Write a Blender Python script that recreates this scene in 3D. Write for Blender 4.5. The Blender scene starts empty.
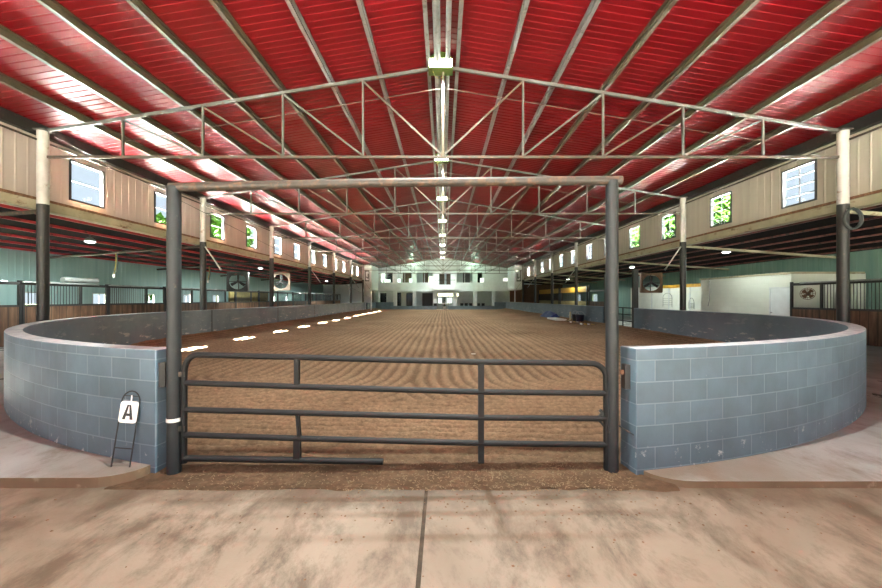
import bpy, bmesh, math, random
from mathutils import Vector, Matrix
random.seed(7)
S = bpy.context.scene
COL = S.collection
PI = math.pi
F, HZ, VX, H = 400.0, 298.5, 443.0, 1.6      # focal length in px, horizon row, vanishing column, eye height

def at(px, py, d):                            # a pixel at a known distance -> world point
    return Vector(((px - VX) / F * d, d, H - (py - HZ) / F * d))

# ------------------------------------------------------------------ materials
def nt(name):
    m = bpy.data.materials.new(name); m.use_nodes = True
    t = m.node_tree; b = t.nodes['Principled BSDF']
    return m, t, b
def lk(t, a, b): t.links.new(a, b)
def ramp(t, fac, stops):
    r = t.nodes.new('ShaderNodeValToRGB'); e = r.color_ramp.elements
    while len(e) < len(stops): e.new(0.5)
    for k, (p, c) in enumerate(stops):
        e[k].position = p; e[k].color = (*c, 1) if len(c) == 3 else c
    lk(t, fac, r.inputs[0]); return r.outputs[0]
def noise(t, scale, detail=4, vec=None, rough=.55, dist=0.0):
    n = t.nodes.new('ShaderNodeTexNoise'); n.inputs['Scale'].default_value = scale
    n.inputs['Detail'].default_value = detail; n.inputs['Roughness'].default_value = rough
    n.inputs['Distortion'].default_value = dist
    if vec is not None: lk(t, vec, n.inputs['Vector'])
    return n.outputs[0]
def pos(t):
    g = t.nodes.new('ShaderNodeNewGeometry'); return g.outputs['Position']
def mapping(t, vec, scale=(1,1,1), rot=(0,0,0)):
    m = t.nodes.new('ShaderNodeMapping'); m.inputs['Scale'].default_value = scale; m.inputs['Rotation'].default_value = rot
    lk(t, vec, m.inputs['Vector']); return m.outputs[0]
def mix(t, fac, a, b, mode='MIX'):
    n = t.nodes.new('ShaderNodeMix'); n.data_type = 'RGBA'; n.blend_type = mode
    def put(v, s):
        if hasattr(v, 'is_linked') or hasattr(v, 'links'): lk(t, v, s)
        else: s.default_value = v if isinstance(v, (int, float)) else (*v, 1)
    put(fac, n.inputs[0]); put(a, n.inputs[6]); put(b, n.inputs[7]); return n.outputs[2]
def math_(t, op, a, b=None):
    n = t.nodes.new('ShaderNodeMath'); n.operation = op
    for k, v in enumerate((a, b)):
        if v is None: continue
        if isinstance(v, (int, float)): n.inputs[k].default_value = v
        else: lk(t, v, n.inputs[k])
    return n.outputs[0]
def bump(t, b, h, strength=.3, dist=.02):
    n = t.nodes.new('ShaderNodeBump'); n.inputs['Strength'].default_value = strength; n.inputs['Distance'].default_value = dist
    lk(t, h, n.inputs['Height']); lk(t, n.outputs[0], b.inputs['Normal'])

def plain(name, c, rough=.5, metal=0.0, var=.12, scale=6, spec=None):
    m, t, b = nt(name)
    n = noise(t, scale, 5, pos(t))
    lo = tuple(max(0, v * (1 - var)) for v in c); hi = tuple(v * (1 + var) for v in c)
    lk(t, ramp(t, n, [(.3, lo), (.7, hi)]), b.inputs['Base Color'])
    b.inputs['Roughness'].default_value = rough; b.inputs['Metallic'].default_value = metal
    if spec is not None: b.inputs['Specular IOR Level'].default_value = spec
    return m
def worn(name, c, rust, amount=.5, rough=.55, scale=9, metal=0.0, stretch=(1,1,1)):
    m, t, b = nt(name)
    p = mapping(t, pos(t), stretch)
    f = ramp(t, noise(t, scale, 8, p, .65), [(amount, (0,0,0)), (min(1, amount + .12), (1,1,1))])
    base = ramp(t, noise(t, scale * .4, 3, pos(t)), [(.3, tuple(v * .82 for v in c)), (.7, tuple(v * 1.15 for v in c))])
    lk(t, mix(t, f, base, rust), b.inputs['Base Color'])
    b.inputs['Roughness'].default_value = rough; b.inputs['Metallic'].default_value = metal
    return m
def emit(name, c, s):
    m, t, b = nt(name)
    b.inputs['Base Color'].default_value = (*c, 1)
    b.inputs['Emission Color'].default_value = (*c, 1); b.inputs['Emission Strength'].default_value = s
    return m

M = {}
M['white_paint'] = worn('white_paint', (.50,.49,.47), (.25,.16,.10), .60, .55, 5)
M['black_paint'] = worn('black_paint', (.022,.021,.022), (.06,.042,.032), .58, .5, 7)
M['dark_post'] = worn('dark_post', (.020,.023,.026), (.08,.062,.05), .61, .5, 12)
M['gate_black'] = worn('gate_black', (.010,.010,.011), (.04,.03,.024), .62, .6, 16)
M['gate_black'].node_tree.nodes['Principled BSDF'].inputs['Specular IOR Level'].default_value = .3
M['dark_post'].node_tree.nodes['Principled BSDF'].inputs['Specular IOR Level'].default_value = .35
M['rust_pipe'] = worn('rust_pipe', (.034,.028,.023), (.085,.046,.026), .50, .5, 14)
M['truss'] = worn('truss', (.095,.094,.088), (.11,.055,.03), .56, .5, 9)
M['truss_rust'] = worn('truss_rust', (.072,.058,.046), (.12,.055,.03), .52, .55, 9)
M['purlin'] = worn('purlin', (.092,.074,.048), (.055,.043,.03), .55, .45, 4)
M['frame_grey'] = plain('frame_grey', (.06,.065,.07), .6)
M['galv'] = worn('galv', (.30,.315,.31), (.16,.16,.145), .55, .4, 6, .5)
M['lean_red'] = worn('lean_red', (.42,.025,.035), (.12,.018,.02), .55, .45, 5)
M['lean_brown'] = worn('lean_brown', (.20,.07,.06), (.06,.035,.03), .5, .55, 5)
M['asphalt'] = plain('asphalt', (.05,.05,.05), .9, 0, .2, 5)
M['roof_top'] = plain('roof_top', (.80,.80,.82), .5, 0, .05, 2)
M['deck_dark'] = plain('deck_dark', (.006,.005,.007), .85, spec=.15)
M['beam'] = worn('beam', (.40,.37,.26), (.15,.085,.045), .57, .55, 4, 0, (1,.6,1.5))
M['rust'] = worn('rust', (.17,.08,.04), (.30,.16,.08), .5, .7, 8)
M['white_wall'] = plain('white_wall', (.82,.85,.87), .55, 0, .05, 3)
M['off_white'] = plain('off_white', (.74,.76,.69), .55, 0, .06, 2)
M['grey_wall'] = plain('grey_wall', (.62,.65,.66), .6, 0, .06, 3)
M['cream'] = plain('cream', (.62,.55,.36), .6, 0, .1, 3)
M['kraft'] = plain('kraft', (.26,.20,.075), .7, 0, .2, 3)
M['fan_beige'] = plain('fan_beige', (.27,.20,.155), .6)
M['yellow'] = plain('yellow', (.55,.30,.03), .55, 0, .25, 5)
M['black'] = plain('black', (.015,.015,.017), .5)
M['dark_glass'] = plain('dark_glass', (.012,.018,.02), .08, 0, .2, 2)
M['steel'] = plain('steel', (.45,.46,.47), .35, .8, .15, 8)
M['hose'] = plain('hose', (.05,.06,.06), .5)
M['hose_yellow'] = worn('hose_yellow', (.38,.28,.05), (.04,.04,.03), .52, .5, 10)
M['sign_white'] = plain('sign_white', (.82,.80,.78), .4, 0, .04, 6)
M['blue'] = plain('blue', (.02,.05,.20), .5, 0, .3, 7)
M['navy'] = plain('navy', (.01,.014,.04), .5)
M['bark'] = plain('bark', (.09,.06,.04), .9)
M['litter'] = plain('litter', (.62,.56,.46), .8)
M['brown'] = worn('brown', (.14,.075,.04), (.06,.035,.02), .55, .7, 6)
M['lamp_lens'] = emit('lamp_lens', (.95,1.0,.80), 9.0)
M['lamp_green'] = plain('lamp_green', (.10,.16,.03), .35, .3, .2, 8)
M['aisle_lens'] = emit('aisle_lens', (.95,1.0,1.0), 6.0)
M['flood_lens'] = emit('flood_lens', (.45,1.0,.55), 14.0)
M['warm_lens'] = emit('warm_lens', (1.0,.86,.60), 2.2)
M['screen'] = emit('screen', (.95,1.0,.92), 1.1)

def glass(name, tint=(.93,.97,.97)):
    m = bpy.data.materials.new(name); m.use_nodes = True; t = m.node_tree; t.nodes.clear()
    o = t.nodes.new('ShaderNodeOutputMaterial'); g = t.nodes.new('ShaderNodeBsdfGlossy'); tr = t.nodes.new('ShaderNodeBsdfTransparent')
    g.inputs['Roughness'].default_value = .05; tr.inputs[0].default_value = (*tint, 1)
    mx = t.nodes.new('ShaderNodeMixShader'); fr = t.nodes.new('ShaderNodeLayerWeight')
    k = math_(t, 'ADD', math_(t, 'MULTIPLY', math_(t, 'POWER', fr.outputs['Facing'], 5), .5), .03)
    lk(t, k, mx.inputs[0]); lk(t, tr.outputs[0], mx.inputs[1]); lk(t, g.outputs[0], mx.inputs[2]); lk(t, mx.outputs[0], o.inputs[0])
    return m
M['glass'] = glass('window_glass')

def m_roof():
    m, t, b = nt('red_roof_steel')
    p = pos(t)
    n = noise(t, 1.0, 5, mapping(t, p, (.35, 3.0, 1)))
    lk(t, ramp(t, n, [(.25, (.140,.0003,.0028)), (.75, (.190,.0005,.005))]), b.inputs['Base Color'])
    r = ramp(t, noise(t, 2.2, 4, mapping(t, p, (.3, 2.0, 1))), [(.3, (.30,)*3), (.7, (.46,)*3)])
    lk(t, r, b.inputs['Roughness'])
    b.inputs['Specular IOR Level'].default_value = .12
    b.inputs['Coat Weight'].default_value = .36; b.inputs['Coat Roughness'].default_value = .58; b.inputs['Coat IOR'].default_value = 1.6
    return m
M['roof'] = m_roof()

def m_siding(name, c, c2):
    m, t, b = nt(name)
    n = noise(t, 1.0, 5, mapping(t, pos(t), (3.2, 3.2, .35)))
    lk(t, ramp(t, n, [(.3, c), (.72, c2)]), b.inputs['Base Color'])
    b.inputs['Roughness'].default_value = .5
    return m
M['siding_tan'] = m_siding('siding_tan', (.46,.385,.36), (.56,.485,.455))
M['siding_pale'] = m_siding('siding_pale', (.44,.41,.36), (.54,.50,.44))
M['siding_teal'] = m_siding('siding_teal', (.25,.40,.41), (.34,.48,.48))
M['siding_green'] = m_siding('siding_green', (.16,.30,.27), (.25,.38,.33))

def m_block(name, c, cm, k=1.0):
    m, t, b = nt(name)
    tc = t.nodes.new('ShaderNodeTexCoord')
    br = t.nodes.new('ShaderNodeTexBrick'); br.offset = .5
    lk(t, tc.outputs['UV'], br.inputs['Vector'])
    br.inputs['Scale'].default_value = 1.0; br.inputs['Brick Width'].default_value = .40; br.inputs['Row Height'].default_value = .203
    br.inputs['Mortar Size'].default_value = .006; br.inputs['Mortar Smooth'].default_value = .3; br.inputs['Bias'].default_value = 0
    br.inputs['Color1'].default_value = (*[v * (1 - .16*k) for v in c], 1); br.inputs['Color2'].default_value = (*[v * (1 + .12*k) for v in c], 1)
    br.inputs['Mortar'].default_value = (*cm, 1)
    n = noise(t, 2.2, 6, pos(t))
    col = mix(t, .55, br.outputs['Color'], ramp(t, n, [(.3, (.5 - .20*k,)*3), (.7, (.5 + .16*k,)*3)]), 'OVERLAY')
    # chipped paint low on the wall
    sep = t.nodes.new('ShaderNodeSeparateXYZ'); lk(t, pos(t), sep.inputs[0])
    low = ramp(t, sep.outputs[2], [(0.0, (1,1,1)), (.26, (0,0,0))])
    chip = ramp(t, noise(t, 9, 7, pos(t), .7), [(.60, (0,0,0)), (.66, (1,1,1))])
    ch = mix(t, low, (0,0,0), chip)
    col2 = mix(t, ch, col, (.62,.64,.64))
    scr = ramp(t, noise(t, 15, 5, mapping(t, pos(t), (1,1,.5)), .7), [(.71, (0,0,0)), (.74, (1,1,1))])
    col3 = mix(t, math_(t, 'MULTIPLY', scr, .5), col2, (.55,.58,.6))
    lk(t, col3, b.inputs['Base Color'])
    b.inputs['Roughness'].default_value = .55
    h = math_(t, 'ADD', math_(t, 'MULTIPLY', br.outputs['Fac'], -1.0), math_(t, 'MULTIPLY', noise(t, 60, 3, pos(t)), .25))
    bump(t, b, h, .6, .006)
    return m
M['block'] = m_block('painted_block', (.100,.156,.208), (.165,.225,.275))
M['block_white'] = m_block('white_block', (.68,.71,.64), (.62,.65,.58), .15)
def m_inner():
    m, t, b = nt('arena_wall_plaster')
    p = pos(t)
    base = ramp(t, noise(t, .9, 7, p, .6), [(.3, (.105,.155,.205)), (.7, (.17,.225,.275))])
    sc = ramp(t, noise(t, 3.2, 8, mapping(t, p, (.5,.5,2.2)), .72), [(.575, (0,0,0)), (.61, (1,1,1))])
    sep = t.nodes.new('ShaderNodeSeparateXYZ'); lk(t, p, sep.inputs[0])
    band = ramp(t, sep.outputs[2], [(.10, (1,1,1)), (.85, (.15,)*3)])
    lk(t, mix(t, math_(t, 'MULTIPLY', sc, band), base, (.55,.56,.55)), b.inputs['Base Color'])
    b.inputs['Roughness'].default_value = .6
    return m
M['inner'] = m_inner()
def m_cap():
    m, t, b = nt('wall_cap_concrete')
    p = pos(t)
    n = ramp(t, noise(t, 7, 8, p, .7), [(.38, (.24,.28,.31)), (.55, (.42,.45,.47)), (.72, (.52,.52,.50))])
    lk(t, n, b.inputs['Base Color']); b.inputs['Roughness'].default_value = .7
    bump(t, b, noise(t, 50, 4, p), .3, .004)
    return m
M['cap'] = m_cap()

def m_concrete(name, tan, pale, brown, cut, gloss=.6, blue=None):
    m, t, b = nt(name)
    p = pos(t)
    pd = mapping(t, p, (1.0, .55, 1), (0, 0, .6))
    a = ramp(t, noise(t, .55, 7, pd, .62, .6), [(.32, tan), (.62, pale)])
    st = ramp(t, noise(t, 1.5, 12, mapping(t, p, (1.25, .6, 1), (0, 0, .75)), .76, .25), [(cut, (0,0,0)), (cut + .14, (1,1,1))])
    c = mix(t, math_(t, 'MULTIPLY', st, .8), a, brown)
    sep = t.nodes.new('ShaderNodeSeparateXYZ'); lk(t, p, sep.inputs[0])
    # dirt tracked out of the arena gate
    g = math_(t, 'ADD', sep.outputs[1], math_(t, 'MULTIPLY', noise(t, 2.0, 6, p, .65), 1.5))
    edge = ramp(t, math_(t, 'MULTIPLY', g, .2), [(.76, (0,0,0)), (.86, (1,1,1))])
    xx = math_(t, 'ABSOLUTE', math_(t, 'ADD', sep.outputs[0], .1))
    side = ramp(t, math_(t, 'MULTIPLY', xx, .1), [(.24, (1,1,1)), (.45, (.25,)*3)])
    c = mix(t, math_(t, 'MULTIPLY', math_(t, 'MULTIPLY', edge, side), .85), c, brown)
    sp = ramp(t, noise(t, 22, 5, p, .7), [(.66, (0,0,0)), (.72, (1,1,1))])
    c = mix(t, math_(t, 'MULTIPLY', sp, .5), c, tuple(v * .6 for v in brown))
    lk(t, c, b.inputs['Base Color'])
    rg = ramp(t, noise(t, .8, 5, pd), [(.3, (gloss - .18,)*3), (.7, (gloss + .1,)*3)])
    lk(t, rg, b.inputs['Roughness'])
    bump(t, b, noise(t, 35, 6, p, .65), .25, .006)
    return m
M['apron'] = m_concrete('apron_concrete', (.150,.108,.074), (.235,.190,.145), (.068,.042,.024), .455)
M['slab'] = m_concrete('slab_concrete', (.215,.19,.16), (.39,.405,.41), (.12,.08,.05), .50, .4)
M['curb'] = worn('curb', (.17,.115,.07), (.30,.23,.16), .58, .8, 6)
M['aisle_floor'] = plain('aisle_floor', (.30,.27,.19), .6, 0, .25, 1.2)

def m_dirt():
    m, t, b = nt('harrowed_dirt')
    p = pos(t)
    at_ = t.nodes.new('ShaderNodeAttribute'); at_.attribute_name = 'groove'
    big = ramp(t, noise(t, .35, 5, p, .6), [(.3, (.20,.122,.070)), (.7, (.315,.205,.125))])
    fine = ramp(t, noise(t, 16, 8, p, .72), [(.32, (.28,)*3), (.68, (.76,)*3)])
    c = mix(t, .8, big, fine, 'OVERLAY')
    groove_tone = ramp(t, at_.outputs['Fac'], [(.12, (.45,.41,.38)), (.7, (1.0,1.0,1.0))])  # groove bottoms coloured darker than the crests
    c = mix(t, .7, c, groove_tone, 'MULTIPLY')
    sp_ = t.nodes.new('ShaderNodeSeparateXYZ'); lk(t, p, sp_.inputs[0])
    # damp soil trodden in the gateway
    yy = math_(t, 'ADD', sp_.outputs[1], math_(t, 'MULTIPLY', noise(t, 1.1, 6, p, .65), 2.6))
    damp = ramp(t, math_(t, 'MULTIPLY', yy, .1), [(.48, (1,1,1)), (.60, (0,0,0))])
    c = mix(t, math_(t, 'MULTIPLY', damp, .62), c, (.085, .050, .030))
    lk(t, c, b.inputs['Base Color']); b.inputs['Roughness'].default_value = .95
    b.inputs['Specular IOR Level'].default_value = .15
    h = math_(t, 'ADD', noise(t, 30, 8, p, .8), math_(t, 'MULTIPLY', noise(t, 9, 4, p), .8))
    bump(t, b, h, 1.0, .06)
    return m
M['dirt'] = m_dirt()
M['joint'] = plain('joint', (.05,.033,.02), .9, 0, .4, 12)
M['straw'] = plain('straw', (.24,.165,.09), .8, 0, .4, 40)
M['clod'] = plain('clod', (.15,.085,.05), .95, 0, .3, 20)
def m_boards():
    m, t, b = nt('stall_boards')
    p = pos(t)
    w = t.nodes.new('ShaderNodeTexWave'); w.wave_type = 'BANDS'; w.bands_direction = 'Y'; w.inputs['Scale'].default_value = 1.1
    w.inputs['Distortion'].default_value = .4; lk(t, p, w.inputs['Vector'])
    n = noise(t, 1.6, 6, mapping(t, p, (3, 3, .6)))
    c = ramp(t, n, [(.30, (.045,.022,.013)), (.5, (.115,.055,.030)), (.72, (.20,.115,.065))])
    g = ramp(t, w.outputs[1], [(0, (.25,)*3), (.06, (1,1,1))])
    lk(t, mix(t, .8, c, g, 'MULTIPLY'), b.inputs['Base Color']); b.inputs['Roughness'].default_value = .7
    return m
M['boards'] = m_boards()
def m_leaf(name, a, c):
    m, t, b = nt(name)
    lk(t, ramp(t, noise(t, 1.5, 4, pos(t)), [(.3, a), (.7, c)]), b.inputs['Base Color'])
    b.inputs['Roughness'].default_value = .9; b.inputs['Specular IOR Level'].default_value = .05
    return m
M['leaf'] = m_leaf('tree_leaves', (.005,.020,.0009), (.011,.034,.0018))
M['plant'] = m_leaf('plant_leaves', (.03,.09,.02), (.07,.16,.04))
M['grass'] = m_leaf('field_grass', (.02,.036,.009), (.035,.05,.015))

# ------------------------------------------------------------------ mesh builder
class MB:
    def __init__(s): s.v = []; s.f = []; s.mi = []; s.uv = None
    def add(s, vs, fs, mi=0):
        o = len(s.v); s.v += [tuple(v) for v in vs]; s.f += [tuple(i + o for i in f) for f in fs]; s.mi += [mi] * len(fs); return s
    def box(s, x0, x1, y0, y1, z0, z1, mi=0):
        return s.add([(x0,y0,z0),(x1,y0,z0),(x1,y1,z0),(x0,y1,z0),(x0,y0,z1),(x1,y0,z1),(x1,y1,z1),(x0,y1,z1)],
              [(0,3,2,1),(4,5,6,7),(0,1,5,4),(1,2,6,5),(2,3,7,6),(3,0,4,7)], mi)
    def bar(s, p, q, w, h, up=(0,0,1), mi=0):
        p, q = Vector(p), Vector(q); d = (q - p).normalized(); u = Vector(up)
        if abs(d.dot(u)) > .98: u = Vector((0,1,0))
        a = d.cross(u).normalized() * (w / 2); c = a.cross(d).normalized() * (h / 2)
        vs = [p-a-c, p+a-c, p+a+c, p-a+c, q-a-c, q+a-c, q+a+c, q-a+c]
        return s.add(vs, [(0,1,2,3),(7,6,5,4),(0,4,5,1),(1,5,6,2),(2,6,7,3),(3,7,4,0)], mi)
    def tube(s, pts, r, n=10, cap=True, closed=False, mi=0):
        pts = [Vector(p) for p in pts]; m = len(pts); rings = []
        rr = r if isinstance(r, (list, tuple)) else [r] * m
        prev = None
        for i in range(m):
            if closed: d = pts[(i+1) % m] - pts[i-1]
            else: d = pts[min(i+1, m-1)] - pts[max(i-1, 0)]
            d.normalize()
            u = prev if prev is not None else (Vector((0,0,1)) if abs(d.z) < .9 else Vector((1,0,0)))
            a = (u - d * u.dot(d)).normalized(); c = d.cross(a); prev = a
            rings.append([pts[i] + (a * math.cos(2*PI*k/n) + c * math.sin(2*PI*k/n)) * rr[i] for k in range(n)])
        vs = [v for ring in rings for v in ring]; fs = []
        for i in range(m if closed else m - 1):
            j = (i + 1) % m
            for k in range(n):
                fs.append((i*n+k, i*n+(k+1)%n, j*n+(k+1)%n, j*n+k))
        if cap and not closed:
            fs.append(tuple(range(n-1, -1, -1))); fs.append(tuple((m-1)*n+k for k in range(n)))
        return s.add(vs, fs, mi)
    def prism(s, poly, z0, z1, mi=0, mtop=None):
        n = len(poly)
        s.add([(x,y,z0) for x,y in poly] + [(x,y,z1) for x,y in poly], [tuple(range(n-1,-1,-1))] + [(k,(k+1)%n,n+(k+1)%n,n+k) for k in range(n)], mi)
        return s.add([(x,y,z1) for x,y in poly], [tuple(range(n))], mi if mtop is None else mtop)
    def build(s, name, mats, parent=None, smooth=False, bevel=0):
        me = bpy.data.meshes.new(name)
        off = parent_loc(parent)
        me.from_pydata([(v[0]-off.x, v[1]-off.y, v[2]-off.z) for v in s.v], [], s.f)
        ml = mats if isinstance(mats, (list, tuple)) else [mats]
        for m in ml: me.materials.append(M[m])
        me.polygons.foreach_set('material_index', s.mi)
        if smooth: me.polygons.foreach_set('use_smooth', [True] * len(me.polygons))
        me.update()
        o = bpy.data.objects.new(name, me); COL.objects.link(o)
        if parent: o.parent = parent
        if smooth:
            md = o.modifiers.new('edge_split', 'EDGE_SPLIT'); md.split_angle = math.radians(40)
        if bevel:
            md = o.modifiers.new('bevel', 'BEVEL'); md.width = bevel; md.segments = 2; md.limit_method = 'ANGLE'
        return o
def parent_loc(p):
    v = Vector((0,0,0))
    while p is not None: v += p.location; p = p.parent
    return v
def tag(o, label, cat, group=None, kind=None):
    o['label'] = label; o['category'] = cat
    if group: o['group'] = group
    if kind: o['kind'] = kind
    return o
def thing(name, label, cat, loc=(0,0,0), group=None):
    o = bpy.data.objects.new(name, None); COL.objects.link(o); o.location = loc; o.empty_display_size = .2
    return tag(o, label, cat, group)
def struct(o, label=None):
    o['kind'] = 'structure'
    if label: o['label'] = label
    return o
def ordn(k): return ['first','second','third','fourth','fifth','sixth','seventh','eighth','ninth','tenth','eleventh','twelfth','thirteenth','fourteenth','fifteenth','sixteenth','seventeenth','eighteenth'][k]
def dup(root, loc, label=None):
    r = root.copy(); COL.objects.link(r); r.location = loc
    if label: r['label'] = label
    for ch in list(root.children):
        c = ch.copy(); COL.objects.link(c); c.parent = r
        for g in list(ch.children):
            d = g.copy(); COL.objects.link(d); d.parent = c
    return r

# ------------------------------------------------------------------ layout
W = 10.3                      # posts stand this far either side of the centre line
BAY = 6.87
YT = [10.3 + BAY * k for k in range(8)]       # frames
Y0, Y1 = -7.0, 60.6
XO = 17.2                     # outer walls of the side aisles
SL = .164
def zroof(x): return 7.86 - SL * abs(x)
WC = 10.62                    # plane of the high window walls

# ---- roof sheets, ribs run down the slope
def roof():
    mb = MB(); sp = .20; n = int((Y1 - Y0) / sp) + 2
    prof = []
    for k in range(n):
        y = Y0 + k * sp
        prof += [(y, 0), (y + .15, 0), (y + .165, .011), (y + .185, .011)]
    prof.append((Y0 + n * sp, 0))
    for sgn in (-1, 1):
        vs = []; fs = []
        for (y, dz) in prof:
            vs += [(0, y, zroof(0) + dz), (sgn * 11.1, y, zroof(11.1) + dz)]
        for i in range(len(prof) - 1):
            q = (2*i, 2*i+1, 2*i+3, 2*i+2)
            fs.append(q if sgn < 0 else q[::-1])
        mb.add(vs, fs)
    o = mb.build('ceiling', 'roof'); struct(o, 'red ribbed steel roof over the arena')
    md = o.modifiers.new('solid', 'SOLIDIFY'); md.thickness = .004
roof()

# ---- purlins
pl = [.42 + 1.27 * k for k in range(8)]
for sgn in (-1, 1):
    for k, p in enumerate(pl):
        mb = MB(); zt = zroof(p) - .006; x = sgn * p
        d = .19; w = .085; tk = .008
        prof = [(0, 0), (0, -d), (w, -d), (w, -d + .02), (w - tk, -d + .02), (w - tk, -d + tk), (tk, -d + tk), (tk, -tk), (w, -tk), (w, 0)]
        vs = []
        for y in (Y0, Y1 - .3):
            for (a, b) in prof: vs.append((x - a * sgn, y, zt + b + (SL * a if True else 0) * .0))
        n = len(prof)
        fs = [(i, (i+1) % n, n + (i+1) % n, n + i) for i in range(n)] + [tuple(range(n))[::-1], tuple(range(n, 2*n))]
        mb.add(vs, fs)
        o = mb.build('roof_purlin', 'purlin' if k > 2 else 'galv')
        side = 'left' if sgn < 0 else 'right'
        lab = f'steel roof purlin, {ordn(k)} from the ridge on the {side} slope'
        if k == 0: lab = f'pale steel purlin right beside the ridge pipe, {side} slope'
        if k == 7: lab = f'brown steel purlin closest to the eave, {side} slope'
        tag(o, lab, 'roof beam', 'purlins under the red roof')
for sgn, side in ((-1, 'left'), (1, 'right')):     # dark eave strut
    o = MB().box(min(sgn*10.42, sgn*10.58), max(sgn*10.42, sgn*10.58), Y0, Y1 - .3, zroof(10.5) - .30, zroof(10.5) - .02).build('eave_beam', 'black_paint')
    tag(o, f'dark steel eave beam along the top of the {side} window wall', 'beam', 'eave beams')
    o = MB().tube([(sgn*10.36, -3, 5.66), (sgn*10.36, 53.5, 5.66)], .028, 8).build('eave_conduit', 'rust_pipe', smooth=True)
    tag(o, f'thin rusty pipe running under the {side} eave above the windows', 'pipe', 'eave pipes')

# ridge pipes
for dx, lab in ((-.14, 'galvanised ridge pipe, thicker one of the two running above the lamps'), (.12, 'galvanised ridge pipe, thinner one of the two running above the lamps')):
    o = MB().tube([(dx, Y0, 7.60), (dx, 59.5, 7.60)], .085 if dx < 0 else .06, 10).build('ridge_pipe', 'galv', smooth=True)
    tag(o, lab, 'pipe', 'ridge pipes')

# ---- trusses
ZB = 5.24
def zt_chord(x): return 7.56 - .161 * abs(x)
def make_truss(y, lab):
    t = thing('roof_truss', lab, 'truss', (0, y, ZB), 'trusses across the arena')
    mb = MB()
    for s in (-1, 1): mb.bar((s*W, y, zt_chord(W)), (0, y, zt_chord(0)), .06, .075)
    mb.build('top_chord', 'truss', t)
    MB().bar((-W, y, ZB), (W, y, ZB), .055, .065).build('bottom_chord', 'truss_rust', t)
    st = W / 5
    for k in range(-4, 5):
        if k == 0: continue
        x = k * st
        MB().bar((x, y, ZB), (x, y, zt_chord(x)), .05, .05).build('vertical', 'truss', t)
    MB().bar((0, y, ZB), (0, y, zt_chord(0)), .06, .06).build('king_post', 'purlin', t)
    for s in (-1, 1):
        for k in range(1, 5):
            MB().bar((s*k*st, y + .01, zt_chord(k*st) - .03), (s*(k-1)*st, y + .01, ZB + .03), .035, .045).build('diagonal', 'truss' if k % 2 == 0 else 'truss_rust', t)
    for s in (-1, 1):
        MB().tube([(s*4*st, y+.04, ZB + .42), (s*.1, y+.04, 7.02)], .012, 6).build('sway_rod', 'truss_rust', t)
    return t
tr0 = None
names = ['nearest', 'second nearest', 'third nearest', 'fourth nearest', 'fifth nearest', 'sixth nearest', 'seventh nearest', 'farthest, in front of the white gable']
for k, y in enumerate(YT):
    lab = f'pale steel roof truss spanning the arena, {names[k]}'
    tr0 = make_truss(y, lab) if k == 0 else (dup(tr0, (0, y, ZB), lab) and tr0)

# ---- posts
ZP = 4.02
def make_post(sgn, y, lab):
    x = sgn * W
    t = thing('steel_post', lab, 'post', (x, y, 0), 'posts along the ' + ('left' if sgn < 0 else 'right') + ' side')
    MB().tube([(x, y, 0), (x, y, ZP)], .125, 16).build('lower_section', 'black_paint', t, True)['label'] = 'black painted lower section'
    MB().tube([(x, y, ZP), (x, y, 5.92)], .124, 16).build('upper_section', 'white_paint', t, True)['label'] = 'white painted upper section'
    MB().box(x-.16, x+.16, y-.16, y+.16, 5.90, 5.93).build('cap_plate', 'truss', t)
    return t
for sgn, side in ((-1, 'left'), (1, 'right')):
    for k, y in enumerate(YT):
        lab = f'round steel post, white above and black below, {ordn(k)} from the gate on the {side} side'
        if k == 0: r = make_post(sgn, y, lab)
        else: dup(r, (sgn*W, y, 0), lab)

# ---- high window walls
def wall_y(x, y0, y1, z0, z1, opens, th, sgn, rib=.3):
    """wall in the plane x, openings (ya, yb, za, zb); ribs face the arena side"""
    mb = MB(); xa, xb = (x, x + sgn*th); xa, xb = min(xa, xb), max(xa, xb)
    cur = y0
    for (a, b, c, d) in sorted(opens):
        mb.box(xa, xb, cur, a, z0, z1); mb.box(xa, xb, a, b, z0, c); mb.box(xa, xb, a, b, d, z1); cur = b
    mb.box(xa, xb, cur, y1, z0, z1)
    y = y0 + .1
    xi0, xi1 = min(x, x - sgn*.03), max(x, x - sgn*.03)
    while y < y1 - .1:
        segs = [(z0, z1)]
        for (a, b, c, d) in opens:
            if a - .09 < y < b + .03: segs = [(z0, c - .06), (d + .06, z1)]
        for (p, q) in segs:
            vs = [(x, y, p), (x - sgn*.010, y + .02, p), (x - sgn*.010, y + .05, p), (x, y + .07, p)]
            mb.add([(v[0], v[1], z) for z in (p, q) for v in vs], [(0,1,5,4),(1,2,6,5),(2,3,7,6)] if sgn < 0 else [(4,5,1,0),(5,6,2,1),(6,7,3,2)])
        y += rib
    return mb
WZ0, WZ1 = 4.40, 5.56
wn = 0
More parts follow.
